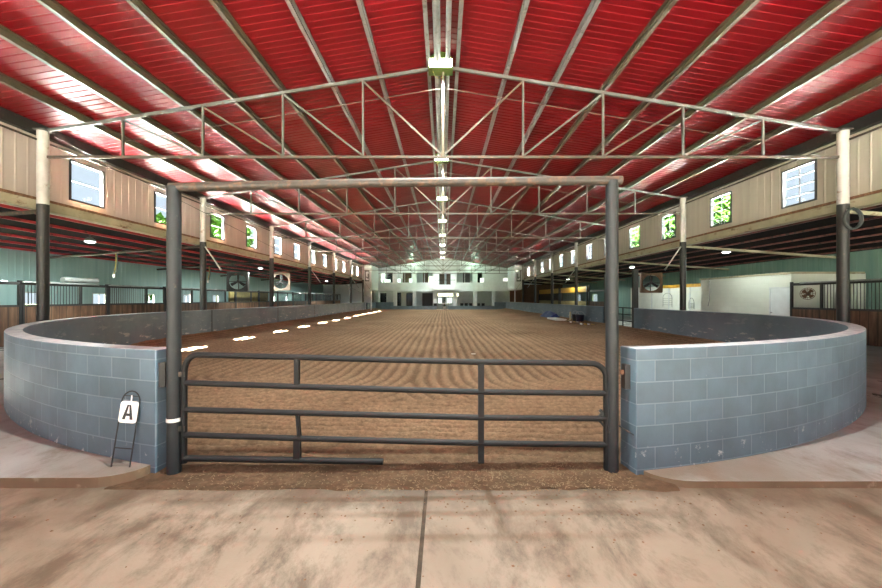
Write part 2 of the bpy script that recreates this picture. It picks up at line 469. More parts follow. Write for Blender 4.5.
def window(sgn, ya, yb, za, zb, xw, cols, rows, depth=.06, fr='steel'):
    global wn; wn += 1
    x = xw; yc = (ya + yb) / 2
    t = bpy.data.objects.new(f'window_{wn}', None); COL.objects.link(t); t.location = (x, yc, za); t['kind'] = 'structure'
    mb = MB(); w = .045; xa, xb = x - depth/2, x + depth/2
    mb.box(xa, xb, ya, ya + w, za, zb); mb.box(xa, xb, yb - w, yb, za, zb); mb.box(xa, xb, ya + w, yb - w, za, za + w); mb.box(xa, xb, ya + w, yb - w, zb - w, zb)
    mb.build('frame', fr, t)
    mb = MB(); g = .022
    for k in range(1, cols):
        y = ya + (yb - ya) * k / cols; mb.box(x - .015, x + .015, y - g/2, y + g/2, za + w, zb - w)
    for k in range(1, rows):
        z = za + (zb - za) * k / rows; mb.box(x - .017, x + .017, ya + w, yb - w, z - g/2, z + g/2)
    if mb.v: mb.build('muntin', 'black_paint' if cols == 1 else 'frame_grey', t)
    MB().box(x + .018, x + .022, ya + w, yb - w, za + w, zb - w).build('glass', 'glass', t)
    return t
yw = []
for k in range(-2, 8):
    b = 10.3 + BAY * k
    
    for o in (1.05, 4.40):
        y = b + o
        if -6 < y < 51: yw.append((y, y + 1.16))
YC1 = 54.2
for sgn, side in ((-1, 'left'), (1, 'right')):
    op = [(a, b, WZ0, WZ1) for a, b in yw if not (sgn < 0 and 6.5 < a < 9.5)]
    o = wall_y(sgn*WC, Y0, Y1, 3.9, 6.10, op, .10, sgn).build(f'wall_upper_{side}', 'siding_tan' if sgn < 0 else 'siding_pale')
    struct(o, f'ribbed siding wall with high windows on the {side} side')
    for a, b, _, _ in op: window(sgn, a, b, WZ0, WZ1, sgn*(WC + .02), 1 if sgn < 0 else 2, 2 if sgn < 0 else 4, .12, 'black_paint' if sgn < 0 else 'frame_grey')
    # header beam under the siding with a rusty flange
    x0, x1 = sorted((sgn*10.44, sgn*10.62))
    struct(MB().box(x0, x1, Y0, YC1, 3.90, 4.13).build(f'beam_{side}', 'beam'), f'pale green header beam under the {side} high windows')
    x0, x1 = sorted((sgn*10.38, sgn*10.60))
    struct(MB().box(x0, x1, Y0, YC1, 4.13, 4.19).build(f'trim_{1 if sgn<0 else 2}', 'rust'), f'rusty flange on the {side} header beam')

# ---- side aisles: roof deck, red purlins, pipe rafters, outer walls with small windows
def zlean(x): return 4.06 - (abs(x) - 10.5) * .075
for sgn, side in ((-1, 'left'), (1, 'right')):
    mb = MB()
    a, b = sgn*10.62, sgn*(XO + .4)
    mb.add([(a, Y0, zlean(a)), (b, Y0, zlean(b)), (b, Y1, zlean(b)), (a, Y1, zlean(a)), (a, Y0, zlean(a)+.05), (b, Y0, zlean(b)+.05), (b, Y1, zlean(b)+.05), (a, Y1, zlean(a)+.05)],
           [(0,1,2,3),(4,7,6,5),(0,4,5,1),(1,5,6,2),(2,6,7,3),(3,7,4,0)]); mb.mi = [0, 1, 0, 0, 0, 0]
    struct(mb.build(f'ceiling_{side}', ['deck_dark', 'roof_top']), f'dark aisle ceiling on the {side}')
    for k in range(6):
        x = sgn * (11.2 + 1.1 * k); z = zlean(x)
        o = MB().box(x - .035, x + .035, Y0, 57, z - (.085 if sgn < 0 else .06), z - .004).build('aisle_purlin', 'lean_red' if sgn < 0 else 'lean_brown')
        lab = f'long {"red" if sgn < 0 else "brownish red"} steel purlin under the {side} aisle roof, {ordn(k)} from the high windows'
        tag(o, lab, 'roof beam', f'purlins of the {side} aisle')
    for k, y in enumerate(YT[:7]):
        p, q = Vector((sgn*10.42, y, 3.84)), Vector((sgn*(XO - .02), y, 3.34))
        o = MB().tube([p, q], .055, 10).build('aisle_rafter', 'rust_pipe' if sgn < 0 else 'beam', smooth=True)
        tag(o, f'round pipe rafter crossing the {side} aisle from the {ordn(k)} post', 'roof beam', f'pipe rafters of the {side} aisle')
    op = []
    for k in range(11):
        yc = 9.8 + 3.41 * k
        if sgn < 0: op.append((yc - .42, yc + .42, 1.24, 1.88))
    if sgn > 0: op = [(8.6, 9.5, 1.2, 1.9), (5.2, 6.1, 1.2, 1.9), (44.5, 46.0, 1.2, 2.1), (50.0, 51.5, 1.2, 2.1)]
    o = wall_y(sgn*XO, Y0, Y1, -.1, 3.62, op, .1, sgn, .28).build(f'wall_outer_{side}', 'siding_teal' if sgn < 0 else 'siding_green')
    struct(o, f'outer corrugated steel wall of the {side} aisle')
    for a, b, c, d in op: window(sgn, a, b, c, d, sgn*(XO + .03), 2, 1, .08)

# ------------------------------------------------------------------ floor
AP = -.06
mb = MB().box(-17.3, -.160, Y0 - 1, 3.62, -.3, AP); mb.box(-.130, 17.3, Y0 - 1, 3.62, -.3, AP); mb.box(-.160, -.130, Y0 - 1, 3.62, -.3, AP - .012, 1)
struct(mb.build('floor', ['apron', 'joint']), 'stained concrete apron in front of the gate')

# arena wall curves: left ellipse and right ellipse, then straight
def ell(sgn, a, b, yc, xend, off):
    """points from the gate end round to the straight run, offset outward by off"""
    pts = []
    A, B = a + off, b + off
    t0 = math.asin(min(1, xend / A))
    n = 72
    for k in range(n + 1):
        t = t0 + (PI/2 - t0) * k / n
        pts.append((sgn * A * math.sin(t), yc - B * math.cos(t)))
    return pts
CW = dict(left=(-1, 10.02, 10.86, 14.32, 2.70), right=(1, 9.35, 9.42, 13.05, 1.79))
WH = dict(left=1.115, right=1.135)
ZS = dict(left=.03, right=0.0)
def arena_wall(side, segs, name, inner, outer, h, z0):
    """inner/outer: matching polylines"""
    me_v = []; f = []; mi = []; uvs = []
    n = len(inner); s = 0; L = [0]
    for i in range(1, n):
        s += math.dist(outer[i], outer[i-1]); L.append(s)
    def quad(a, b, c, d, uv, m):
        o = len(me_v); me_v.extend([a, b, c, d]); f.append((o, o+1, o+2, o+3)); uvs.extend(uv); mi.append(m)
    for i in range(n - 1):
        (ax, ay), (bx, by) = outer[i], outer[i+1]; (cx, cy), (dx, dy) = inner[i], inner[i+1]
        zt = h
        quad((ax,ay,z0), (bx,by,z0), (bx,by,zt), (ax,ay,zt), [(L[i], z0-.01), (L[i+1], z0-.01), (L[i+1], zt-.01), (L[i], zt-.01)], 0)
        quad((dx,dy,z0), (cx,cy,z0), (cx,cy,zt), (dx,dy,zt), [(L[i+1],z0),(L[i],z0),(L[i],zt),(L[i+1],zt)], 1)
        quad((ax,ay,zt), (bx,by,zt), (dx,dy,zt), (cx,cy,zt), [(0,0)]*4, 2)
    for i, fl in ((0, 1), (n-1, 0)):
        (ax, ay), (cx, cy) = outer[i], inner[i]
        quad((ax,ay,z0), (cx,cy,z0), (cx,cy,h), (ax,ay,h), [(0,z0-.01),(.2,z0-.01),(.2,h-.01),(0,h-.01)], 0)
    me = bpy.data.meshes.new(name); me.from_pydata(me_v, [], f)
    for m in ('block', 'inner', 'cap'): me.materials.append(M[m])
    me.polygons.foreach_set('material_index', mi)
    ul = me.uv_layers.new(name='UVMap')
    for k, uv in enumerate(uvs): ul.data[k].uv = uv
    bm = bmesh.new(); bm.from_mesh(me); bmesh.ops.remove_doubles(bm, verts=bm.verts, dist=.0005); bmesh.ops.recalc_face_normals(bm, faces=bm.faces); bm.to_mesh(me); bm.free()
    me.update()
    o = bpy.data.objects.new(name, me); COL.objects.link(o)
    md = o.modifiers.new('bevel', 'BEVEL'); md.width = .012; md.segments = 2; md.limit_method = 'ANGLE'; md.angle_limit = math.radians(50)
    return struct(o)
YF = 59.0
wall_curve = {}
for side in ('left', 'right'):
    sgn, a, b, yc, xe = CW[side]
    out = ell(sgn, a, b, yc, xe, .10); inn = ell(sgn, a, b, yc, xe, -.10)
    # the two end points share the jamb line
    inn[0] = (sgn*(xe - .04), inn[0][1] + .05); out[0] = (sgn*xe, out[0][1])
    wall_curve[side] = (inn, out)
    if side == 'left':
        ys = [y for y in [yc + 2*k for k in range(1, 22)] if y < 51.0] + [51.0]
        o = arena_wall(side, None, 'wall_left', inn + [(-(a-.1), y) for y in ys], out + [(-(a+.1), y) for y in ys], WH[side], -.25)
        o['label'] = 'curved blue grey block wall on the left side of the gate'
        o = arena_wall(side, None, 'wall_left.001', [(-(a-.1), y) for y in (52.6, 55, 57, 59)], [(-(a+.1), y) for y in (52.6, 55, 57, 59)], 1.05, -.25)
        o.name = 'wall_far_left'
    else:
        ys = [yc + 2*k for k in range(1, 4) if yc + 2*k < 19.4] + [19.4]
        o = arena_wall(side, None, 'wall_right', inn + [(a-.1, y) for y in ys], out + [(a+.1, y) for y in ys], WH[side], -.25)
        o['label'] = 'curved blue grey block wall on the right side of the gate'
        ys = [23.1 + 2*k for k in range(0, 18)] + [59.0]
        arena_wall(side, None, 'wall_far_right', [(a-.1, y) for y in ys], [(a+.1, y) for y in ys], WH[side], -.25)
# seams on the inner faces at posts are part of the panels
sm = MB()
for y in YT[1:6]: sm.box(-9.925, -9.915, y - .03, y + .03, 0.0, 1.11)
struct(sm.build('trim_3', 'black_paint'), 'dark seams between the left wall panels')
# far low wall, taller at the two sides
mb = MB()
mb.box(-10.1, -7.3, YF, YF+.2, -.2, 1.05); mb.box(-7.3, -.9, YF, YF+.2, -.2, .50); mb.box(.75, 7.6, YF, YF+.2, -.2, .50); mb.box(7.6, 9.6, YF, YF+.2, -.2, 1.05)
struct(mb.build('wall_back', 'block'), 'low blue grey wall at the far end of the arena')

# raised slabs either side of the gate, running back as the aisle floors
def slab(side):
    sgn, a, b, yc, xe = CW[side]
    _, out = wall_curve[side]
    z = ZS[side]
    yf = 3.50
    poly = [(sgn*17.25, yf), (sgn*(xe + .42), yf)]
    for k in range(1, 7):                                # rounded nose at the wall end
        t = PI/2 * k / 6
        poly.append((sgn*(xe + .42 - .36*math.sin(t)), yf + .30*(1 - math.cos(t))))
    inn = wall_curve[side][0]
    mid = [((p[0]+q[0])/2, (p[1]+q[1])/2) for p, q in zip(inn, out)]
    poly += mid[::4] + [(sgn*a, Y1), (sgn*17.25, Y1)]
    mb = MB().prism(poly, -.3, z, 1, 0)
    o = mb.build(f'slab_{side}', ['slab', 'curb'], bevel=.025)
    bm = bmesh.new(); bm.from_mesh(o.data); bmesh.ops.recalc_face_normals(bm, faces=bm.faces); bm.to_mesh(o.data); bm.free()
    struct(o, f'raised concrete slab outside the {side} curved wall')
slab('left'); slab('right')

# ---- harrowed dirt: real grooves in the mesh
def sdf_seg(x, y, sx, y0):
    dy = max(0.0, y0 - y)
    return math.hypot(x - sx, dy)
from mathutils import noise as mn
def dirt_h(x, y):
    d = min(abs(sdf_seg(x, y, -4.3, 8.6)), abs(sdf_seg(x, y, 3.1, 8.2)), )
    wob = mn.noise((x*.35, y*.25, 0)) * .06 + mn.noise((x*2.3, y*1.3, 3)) * .025 + mn.noise((x*7, y*5, 6)) * .018
    if y > 9.2 and abs(x + .6) < 3.0 : pass
    ph = (d + wob) / .25
    near = max(0.0, min(1.0, (7.2 - y) / 2.0))            # transverse passes just inside the gate
    ph2 = (y * 1.0 + .05 * x + wob * 1.6) / .17
    g1 = .5 + .5 * math.sin(2*PI*ph); g2 = .5 + .5 * math.sin(2*PI*ph2)
    if y < 6.4 + .25 * mn.noise((x*.8, 9, 0)) and d > 1.2: g = g2
    else: g = g1
    tramp = max(0.0, min(1.0, (4.6 + .5*mn.noise((x*.9, y*.9, 1)) - y) / .7))
    g = g * (1 - tramp) + tramp * (.5 + .5*mn.noise((x*5, y*5, 2)))
    rough = mn.noise((x*3, y*3, 5)) * .4 + mn.noise((x*9, y*9, 8)) * .6 + mn.noise((x*21, y*21, 2)) * .5
    fade = 1.0
    hgt = .068 * g * (1 - .6*tramp) * fade + .022 * rough * (1 if y < 20 else .5)
    # banked against the walls
    for sgn, wx in ((-1, 9.92), (1, 9.25)):
        e = wx - sgn * x
        if e < 1.6: hgt += .20 * max(0, 1 - e/1.6) ** 2
    hgt += .04 * mn.noise((x*.18, y*.18, 4))
    return hgt - .055, g
def dirt():
    ys = [3.46]
    while ys[-1] < 59.1:
        ys.append(ys[-1] + max(.026, min(.22, ys[-1] * .0062)))
    vs = []; gs = []; nx = 330
    for j_, y in enumerate(ys):
        xl, xr = -10.0, 9.33
        for (sgn, a, b, yc, xe) in CW.values():
            if y < yc:
                t = (yc - y) / b
                half = a * math.sqrt(max(0, 1 - t*t)) if t < 1 else 0
                if sgn < 0: xl = -max(half, xe + .35 if y < 4.1 else half)
                else: xr = max(half, xe + .35 if y < 4.0 else half)
        if y < 3.85: xl, xr = -2.95 - 0*(y), 2.05
        for k in range(nx + 1):
            x = xl + (xr - xl) * k / nx
            h, g = dirt_h(x, y)
            if j_ == 0: vs.append((x, y + .07 * mn.noise((x*1.3, 2, 0)) + .05 * mn.noise((x*5, 7, 0)), AP - .005)); gs.append(g); continue
            if y < 3.9: h = h * (y - 3.3) / .6 + (AP + .005) * (1 - (y - 3.3) / .6)
            vs.append((x, y, h)); gs.append(g)
    fs = []
    for j in range(len(ys) - 1):
        for k in range(nx):
            a = j*(nx+1) + k; fs.append((a, a+1, a+nx+2, a+nx+1))
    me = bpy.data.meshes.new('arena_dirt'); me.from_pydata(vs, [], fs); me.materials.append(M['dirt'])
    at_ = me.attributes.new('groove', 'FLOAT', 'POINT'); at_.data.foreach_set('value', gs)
    me.polygons.foreach_set('use_smooth', [True]*len(fs)); me.update()
    o = bpy.data.objects.new('floor_arena', me); COL.objects.link(o); struct(o, 'harrowed brown dirt floor of the arena')
dirt()

# straw and chips trampled by the gate: nobody could count it
def straw():
    mb = MB()
    for i in range(2200):
        x = random.uniform(-2.4, 1.9); y = 3.42 + abs(random.gauss(0, .55))
        if random.random() < .5: x = random.gauss(.7, .8)
        if not -2.45 < x < 1.7 or y > 5.4: continue
        h = dirt_h(x, y)[0] if y > 3.9 else (dirt_h(x, y)[0] * max(0, (y - 3.3) / .6) + (AP + .005) * (1 - (y - 3.3) / .6))
        a = random.uniform(0, PI); l = random.uniform(.008, .03); d = Vector((math.cos(a), math.sin(a), random.uniform(-.15, .25))) * l / 2
        c = Vector((x, y, h + .007))
        mb.bar(c - d, c + d, .0045, .003)
    o = mb.build('straw_litter', 'straw'); tag(o, 'pale straw and chips scattered on dirt inside the gate', 'straw', kind='stuff')
straw()
def clods():
    mb = MB()
    for i in range(420):
        if random.random() < .5: x, y = random.gauss(.3, 1.6), 3.42 - abs(random.gauss(0, .35))
        else: x, y = random.uniform(-7, 7), random.uniform(.8, 3.4)
        if not -7 < x < 7 or y < .6: continue
        r = random.uniform(.004, .013); n = 5
        ring = [(x + r*random.uniform(.7,1.2)*math.cos(2*PI*k/n), y + r*random.uniform(.7,1.2)*math.sin(2*PI*k/n), AP) for k in range(n)]
        mb.add(ring + [(x, y, AP + r*.7)], [(k, (k+1) % n, n) for k in range(n)])
    o = mb.build('dirt_crumbs', 'clod'); tag(o, 'small brown dirt crumbs strewn over the concrete apron', 'dirt', kind='stuff')
clods()

# ------------------------------------------------------------------ the gateway
YG = 3.80
def G(px, py): return at(px, py, YG)
lp, rp = G(174, 463), G(612, 471)
zl, zr = G(174, 187).z, G(612, 181).z
t = thing('gate_frame', 'tall dark pipe goalpost frame standing around the arena gate', 'gate frame', (lp.x, YG, 0))
MB().tube([(lp.x, YG, -.10), (lp.x, YG, zl)], .062, 16).build('post', 'dark_post', t, True)
MB().tube([(rp.x, YG, -.12), (rp.x, YG, zr)], .058, 16).build('post', 'dark_post', t, True)
hd = [(lp.x - .04, YG, zl - .005), (-.5, YG, (zl*.47+zr*.53) + .012), (rp.x + .09, YG, zr + .005)]
MB().tube(hd, .044, 14).build('header_pipe', 'rust_pipe', t, True)['label'] = 'rusty horizontal header pipe'
MB().tube([(lp.x, YG, G(0,421).z), (lp.x, YG, G(0,417.5).z)], .066, 16).build('tape_band', 'sign_white', t, True)['label'] = 'white tape band'
w_ = MB()
w_.tube([(rp.x + .055, YG - .01, G(0, 425).z), (rp.x + .13, YG - .03, G(0, 430).z), (rp.x + .2, YG - .07, G(0, 434).z)], .006, 6)
w_.build('tie_wire', 'black', t)

R_ = .028
def gate():
    o = G(184, 463)
    t = thing('pipe_gate', 'black five rail pipe gate hung in front of the arena dirt', 'gate', (o.x, YG, 0))
    def P(x, y): return G(x, y)
    top = [P(184, 463), P(184.3, 372)]
    for k in range(1, 7):
        a = PI/2*k/6; top.append(P(184.3 + 13*(1-math.cos(a)), 372 - 17.2*math.sin(a)))
    top += [P(297, 357.2), P(385, 359.8), P(481, 362), P(560, 362.8), P(590, 363.2)]
    for k in range(1, 7):
        a = PI/2*k/6; top.append(P(590 + 16*math.sin(a), 363.2 + 14*(1-math.cos(a))))
    top += [P(606.5, 470)]
    MB().tube(top, R_, 12).build('outer_frame', 'gate_black', t, True)
    rails = [[(184, 382.7), (297, 386.6), (481, 392), (606, 393.3)], [(184, 409.5), (297, 412.8), (481, 417.6), (606, 418.6)], [(184, 434.6), (297, 438.4), (481, 443.2), (606, 444.6)], [(184, 458.2), (297, 460.2), (383, 461.6)]]
    for k, r in enumerate(rails):
        MB().tube([P(*p) for p in r], R_ if k < 3 else .030, 12).build('rail', 'gate_black', t, True)
    b = MB(); q = lambda x0, y0, x1, y1: b.bar(P(x0, y0), P(x1, y1), .045, .045, (0,1,0))
    q(297, 357, 297, 386); b.build('stile', 'gate_black', t)
    b = MB(); b.bar(P(297.5, 413), P(299.5, 438), .03, .045, (0,1,0)); b.bar(P(297.3, 436), P(297.3, 461), .06, .05, (0,1,0)); b.build('stile', 'gate_black', t)
    b = MB(); b.bar(P(481, 362), P(481, 462.5), .055, .05, (0,1,0)); b.build('stile', 'gate_black', t)
    for (y) in (374, 428):
        MB().bar(P(174, y), P(186, y), .05, .05).build('hinge', 'rust_pipe', t)
    lt = MB(); lt.bar(P(598, 421), P(611, 411), .025, .03); lt.bar(P(600, 410), P(611, 424), .025, .03); lt.tube([P(603, 412), P(597, 418), P(604, 426)], .012, 8)
    lt.build('latch_chain', 'black', t)
gate()
# latch brackets on the wall ends
for x, ya, yb, lab in ((-2.665, 362, 386, 'black latch bracket on the end of the left block wall'), (1.755, 364, 388, 'dark rusty latch bracket on the end of the right block wall')):
    za, zb = at(0, yb, 3.84).z, at(0, ya, 3.84).z
    sg = 1 if x < 0 else -1
    t = thing('latch_bracket', lab, 'bracket', (x, 3.85, za), 'latch brackets')
    MB().box(x-.03, x+.03, 3.79, 3.87, za, zb).build('plate', 'black_paint', t)
    MB().bar((x, 3.83, (za+zb)/2 + .04), (x + sg*.06, 3.83, (za+zb)/2 + .04), .03, .04).build('bolt', 'rust', t)

# ------------------------------------------------------------------ letter marker A
def marker():
    base = Vector((-3.0, 3.72, .03)); top = Vector((-2.966, 3.822, .715)); 
    t = thing('letter_marker', 'white A letter plate on a black wire stand leaning against left wall', 'sign', base)
    ax = (top - base).normalized(); rt = Vector((1, .03, 0)).normalized(); rt = (rt - ax * rt.dot(ax)).normalized()
    rt = (rt + Vector((0, 0, -.03))).normalized()
    def L(u, v): return base + rt*u + ax*v
    hw = .084; Lh = (top - base).length
    pts = [L(-hw, 0), L(-hw, Lh - .10)]
    for k in range(1, 12):
        a = PI*k/12; pts.append(L(-hw*math.cos(a), Lh - .10 + .10*math.sin(a)))
    pts += [L(hw, Lh - .10), L(hw, 0)]
    MB().tube(pts, .0065, 8).build('wire_stand', 'black', t, True)
    MB().tube([L(-hw, .17), L(hw, .17)], .006, 8).build('cross_wire', 'black', t, True)
    MB().tube([L(-hw*.8, Lh-.045), L(hw*.8, Lh-.045)], .004, 6).build('cross_wire', 'black', t, True)
    nrm = rt.cross(ax).normalized()
    if nrm.y > 0: nrm = -nrm
    hh = .100; c0 = .50; rr = .028; pw = .083
    out = []
    for (sx, sy, a0) in ((1,1,0),(-1,1,90),(-1,-1,180),(1,-1,270)):
        for k in range(5):
            a = math.radians(a0 + 22.5*k)
            out.append((sx*(pw-rr) + rr*math.cos(a), sy*(hh-rr) + rr*math.sin(a)))
    n = len(out)
    mb = MB(); fr = [L(u, c0+v) + nrm*.011 for u, v in out]; bk = [L(u, c0+v) + nrm*.004 for u, v in out]
    mb.add(fr + bk, [tuple(range(n)), tuple(range(2*n-1, n-1, -1))] + [(k, n+k, n+(k+1)%n, (k+1)%n) for k in range(n)])
    pl_ = mb.build('letter_plate', 'sign_white', t)
    # letter A as a solid of thin strokes
    mb = MB()
    def ext(poly):
        m = len(poly); f_ = [L(u, c0+v) + nrm*.0135 for u, v in poly]; b_ = [L(u, c0+v) + nrm*.0112 for u, v in poly]
        mb.add(f_ + b_, [tuple(range(m)), tuple(range(2*m-1, m-1, -1))] + [(k, m+k, m+(k+1)%m, (k+1)%m) for k in range(m)])
    h0, h1 = -.068, .068
    ext([(-.050, h0), (-.022, h0), (.0, h1), (-.017, h1)]); ext([(.050, h0), (.022, h0), (.0, h1), (.017, h1)][::-1])
    ext([(-.028, -.036), (.028, -.036), (.022, -.012), (-.022, -.012)])
    mb.build('letter', 'black', pl_)
    hk = MB(); hk.tube([L(-.0, c0 + .155), L(.003, c0+.10)], .006, 6); hk.build('hook', 'sign_white', t)
marker()

# ------------------------------------------------------------------ lamps
def spot(name, loc, energy, col, size, ang=150, blend=.8):
    l = bpy.data.lights.new(name, 'SPOT'); l.energy = energy; l.color = col; l.shadow_soft_size = size; l.spot_size = math.radians(ang); l.spot_blend = blend
    o = bpy.data.objects.new(name, l); COL.objects.link(o); o.location = loc; return o
RIDGE_W = 2300
def ridge_lamp(y, lab):
    z = 7.42
    t = thing('ridge_lamp', lab, 'lamp', (0, y, z), 'lamps along the ridge')
    x = -.06
    n = 12; prof = [(-.31, 0), (-.31, .22)] + [(-.31 + .62*k/n*1.0, .22 + .20*math.sin(PI*k/n)**.6) for k in range(1, n)] + [(.31, .22), (.31, 0)]
    vs = [(x + a, y - .14, z + b) for a, b in prof] + [(x + a, y + .20, z + b) for a, b in prof]; m = len(prof)
    MB().add(vs, [tuple(range(m)), tuple(range(2*m-1, m-1, -1))] + [(k, m+k, m+(k+1)%m, (k+1)%m) for k in range(m)]).build('housing', 'lamp_green', t)
    MB().box(x - .285, x + .285, y - .165, y - .142, z + .03, z + .235).build('lens', 'lamp_lens', t)
    MB().tube([(x-.1, y+.03, z+.38), (x-.1, y+.03, 7.6)], .012, 6).build('hanger', 'galv', t)
    MB().tube([(x-.2, y-.02, z-.0), (x-.16, y-.02, z-.12), (x-.05, y-.02, z-.2), (0, y, z-.14)], .006, 6).build('wire', 'hose_yellow', t)
    return t
rl = None
for k, y in enumerate(YT + [10.3 - BAY, 10.3 - 2*BAY]):
    yy = y - .05
    lab = f'glowing floodlight box hung under the ridge, {"nearest of the lamps beyond the gate" if k == 0 else ordn(k) + " lamp beyond the gate"}'
    if k > 7: lab = f'floodlight box under the ridge above the concrete apron, {"just this side of the gate" if k == 8 else "behind the viewer"}'
    if rl is None: rl = ridge_lamp(yy, lab)
    else: dup(rl, (0, yy, 7.42), lab)
    spot('ridge_light', (-.06, yy - .40, 7.33), RIDGE_W * (.9 if k < 7 else .8 if k == 7 else 1.35 if k == 8 else 1.1), (.93, 1.0, .93), .10, 132, 1.0)

def aisle_lamp(loc, lab, on=True, e=60):
    x, y, z = loc
    t = thing('aisle_lamp', lab, 'lamp', loc, 'small aisle lamps')
    n = 16
    MB().tube([(x, y, z+.02), (x, y, z+.09), (x, y, z+.16)], [.19, .14, .05], n).build('shade', 'galv', t, True)
    MB().tube([(x, y, z-.03), (x, y, z+.015)], [.10, .16], n).build('lens', 'aisle_lens', t, True)
    MB().tube([(x, y, z+.16), (x, y, zlean(x) - .004)], .012, 6).build('stem', 'black', t)
    if on: spot('aisle_light', (x, y, z-.06), e, (.90, 1.0, .92), .12, 176, .3)
for (px, py, d, lab) in ((90, 241, 0, ''),):
    pass
def lean_pt(px, py, x):          # on a plane of constant x
    d = x * F / (px - VX); return at(px, py, d)
AL = [(lean_pt(90, 242, -12.6), 'round lamp under red purlins of the left aisle, close to the nearest post'),
      (lean_pt(260.5, 268.5, -12.4), 'small round lamp farther along the left aisle, beside the fan'),
      (lean_pt(726, 252.5, 12.6), 'round lamp under the right aisle roof above the white block room'),
      (lean_pt(632, 267.5, 12.2), 'small lit lamp above the wash bay, right aisle'),
      (Vector((-12.8, 44.0, 3.5)), 'small added lamp brightening the far end of the left aisle'),  # added lamp with no known source, brightens the far left aisle
      (lean_pt(568, 279.5, 12.4), 'small lit lamp far along the right aisle')]
sgn_of = lambda p: -1 if p.x < 0 else 1
for p, lab in AL: aisle_lamp((p.x, p.y, min(p.z, zlean(p.x) - .2)), lab, True, 900 if sgn_of(p) < 0 else 200 if p.y < 20 else 600)
for sgn in (-1, 1):              # more lamps of the same row
    pass
# floodlights with a green glow near the white gable
for x, lab in ((-4.3, 'green glowing floodlight under the roof before the gable, left of the ridge'), (4.4, 'green glowing floodlight under the roof before the gable, right of the ridge')):
    y, z = 57.6, zroof(4.3) - .55
    t = thing('gable_floodlight', lab, 'lamp', (x, y, z), 'green floodlights')
    MB().tube([(x, y, z-.02), (x, y, z+.14), (x, y, z+.34)], [.26, .18, .07], 14).build('reflector', 'lamp_green', t, True)
    MB().tube([(x, y, z-.10), (x, y, z-.01)], [.12, .2], 14).build('lens', 'flood_lens', t, True)
    MB().tube([(x, y, z+.34), (x, y, zroof(x) - .02)], .015, 6).build('stem', 'black', t)
    l = bpy.data.lights.new('gable_light', 'POINT'); l.energy = 190; l.color = (.66, 1.0, .74); l.shadow_soft_size = .2
    o = bpy.data.objects.new('gable_light', l); COL.objects.link(o); o.location = (x, y + .35, z - .2)

# ------------------------------------------------------------------ white poles on posts, cable, hose, pipes
def pole(sgn, y, lab):
    p = Vector((sgn*10.18, y - .1, 3.86)); q = Vector((sgn*9.42, y - .25, 2.86))
    t = thing('angled_pole', lab, 'pole', p, 'white angled poles on the posts')
    MB().tube([p, q], .028, 10).build('shaft', 'white_paint', t, True)
    MB().tube([q, q + (q-p).normalized()*.07], .042, 10).build('end_cap', 'galv', t, True)
    MB().box(p.x-.05, p.x+.05, p.y-.05, p.y+.06, p.z-.06, p.z+.06).build('bracket', 'black_paint', t)
    return t
for sgn, side in ((-1, 'left'), (1, 'right')):
    r = None
    for k in (1, 3, 5, 6):
        lab = f'white pole angled down from the {ordn(k)} white and black post past the gate, {side} side'.replace('past the gate', 'after the nearest')
        if r is None: r = pole(sgn, YT[k], lab); y0_ = YT[k]
        else: dup(r, (r.location.x, YT[k] - .1, 3.86), lab)
o = MB().tube([(-10.2, 10.5, 5.85), (-10.05, 30, 4.05), (-9.7, 58.9, 1.2)], .012, 6).build('steel_cable', 'hose')
tag(o, 'thin dark cable sloping down past the left posts', 'cable')
def hose_coil():
    c = at(851.5, 219, 10.15); t = thing('hose_coil', 'black coiled hose hanging on the nearest right post', 'hose', c)
    mb = MB()
    for k in range(4):
        r = .225 + .02*random.uniform(-1, 1); o = .022*k
        mb.tube([(c.x + r*math.cos(2*PI*i/28), c.y - o, c.z + r*1.12*math.sin(2*PI*i/28) + .01*math.sin(3*i)) for i in range(28)], .016, 8, closed=True)
    mb.build('coil', 'hose', t, True)
    MB().bar((c.x - .1, c.y, c.z + .22), (W, 10.22, c.z + .25), .03, .03).build('hook', 'steel', t)
hose_coil()
def dropper(p, l, lab):
    t = thing('hanging_hose', lab, 'hose', p, 'hoses hanging from the left rafters')
    MB().tube([p, p + Vector((.03, 0, -.3*l)), p + Vector((-.02, .02, -.62*l)), p + Vector((-.07, 0, -.93*l))], .022, 8).build('hose', 'hose_yellow', t, True)
    MB().tube([p + Vector((.07, 0, 0)), p + Vector((.06, .02, -.5*l)), p + Vector((.02, 0, -.88*l))], .022, 8).build('hose', 'hose', t, True)
    MB().tube([p + Vector((-.07, 0, -.92*l)), p + Vector((-.07, 0, -1.06*l))], [.05, .045], 10).build('nozzle', 'sign_white', t, True)
d1 = 17.17; p1 = at(115.5, 251.5, d1); dropper(p1, 1.05, 'yellow and black hose hanging from left pipe rafter between the two nearest posts')
d2 = 24.04; p2 = at(209, 266, d2); dropper(p2, .95, 'yellow and black hose hanging from left pipe rafter behind the second post')
# hay roll of white tarp on top of the stall fronts
o = MB().tube([(-14.0, 14.72, 2.295), (-14.0, 16.2, 2.295)], .095, 14).build('pipe_roll', 'galv', smooth=True)
tag(o, 'pale metal pipe lying on top of the stall front rails', 'pipe')

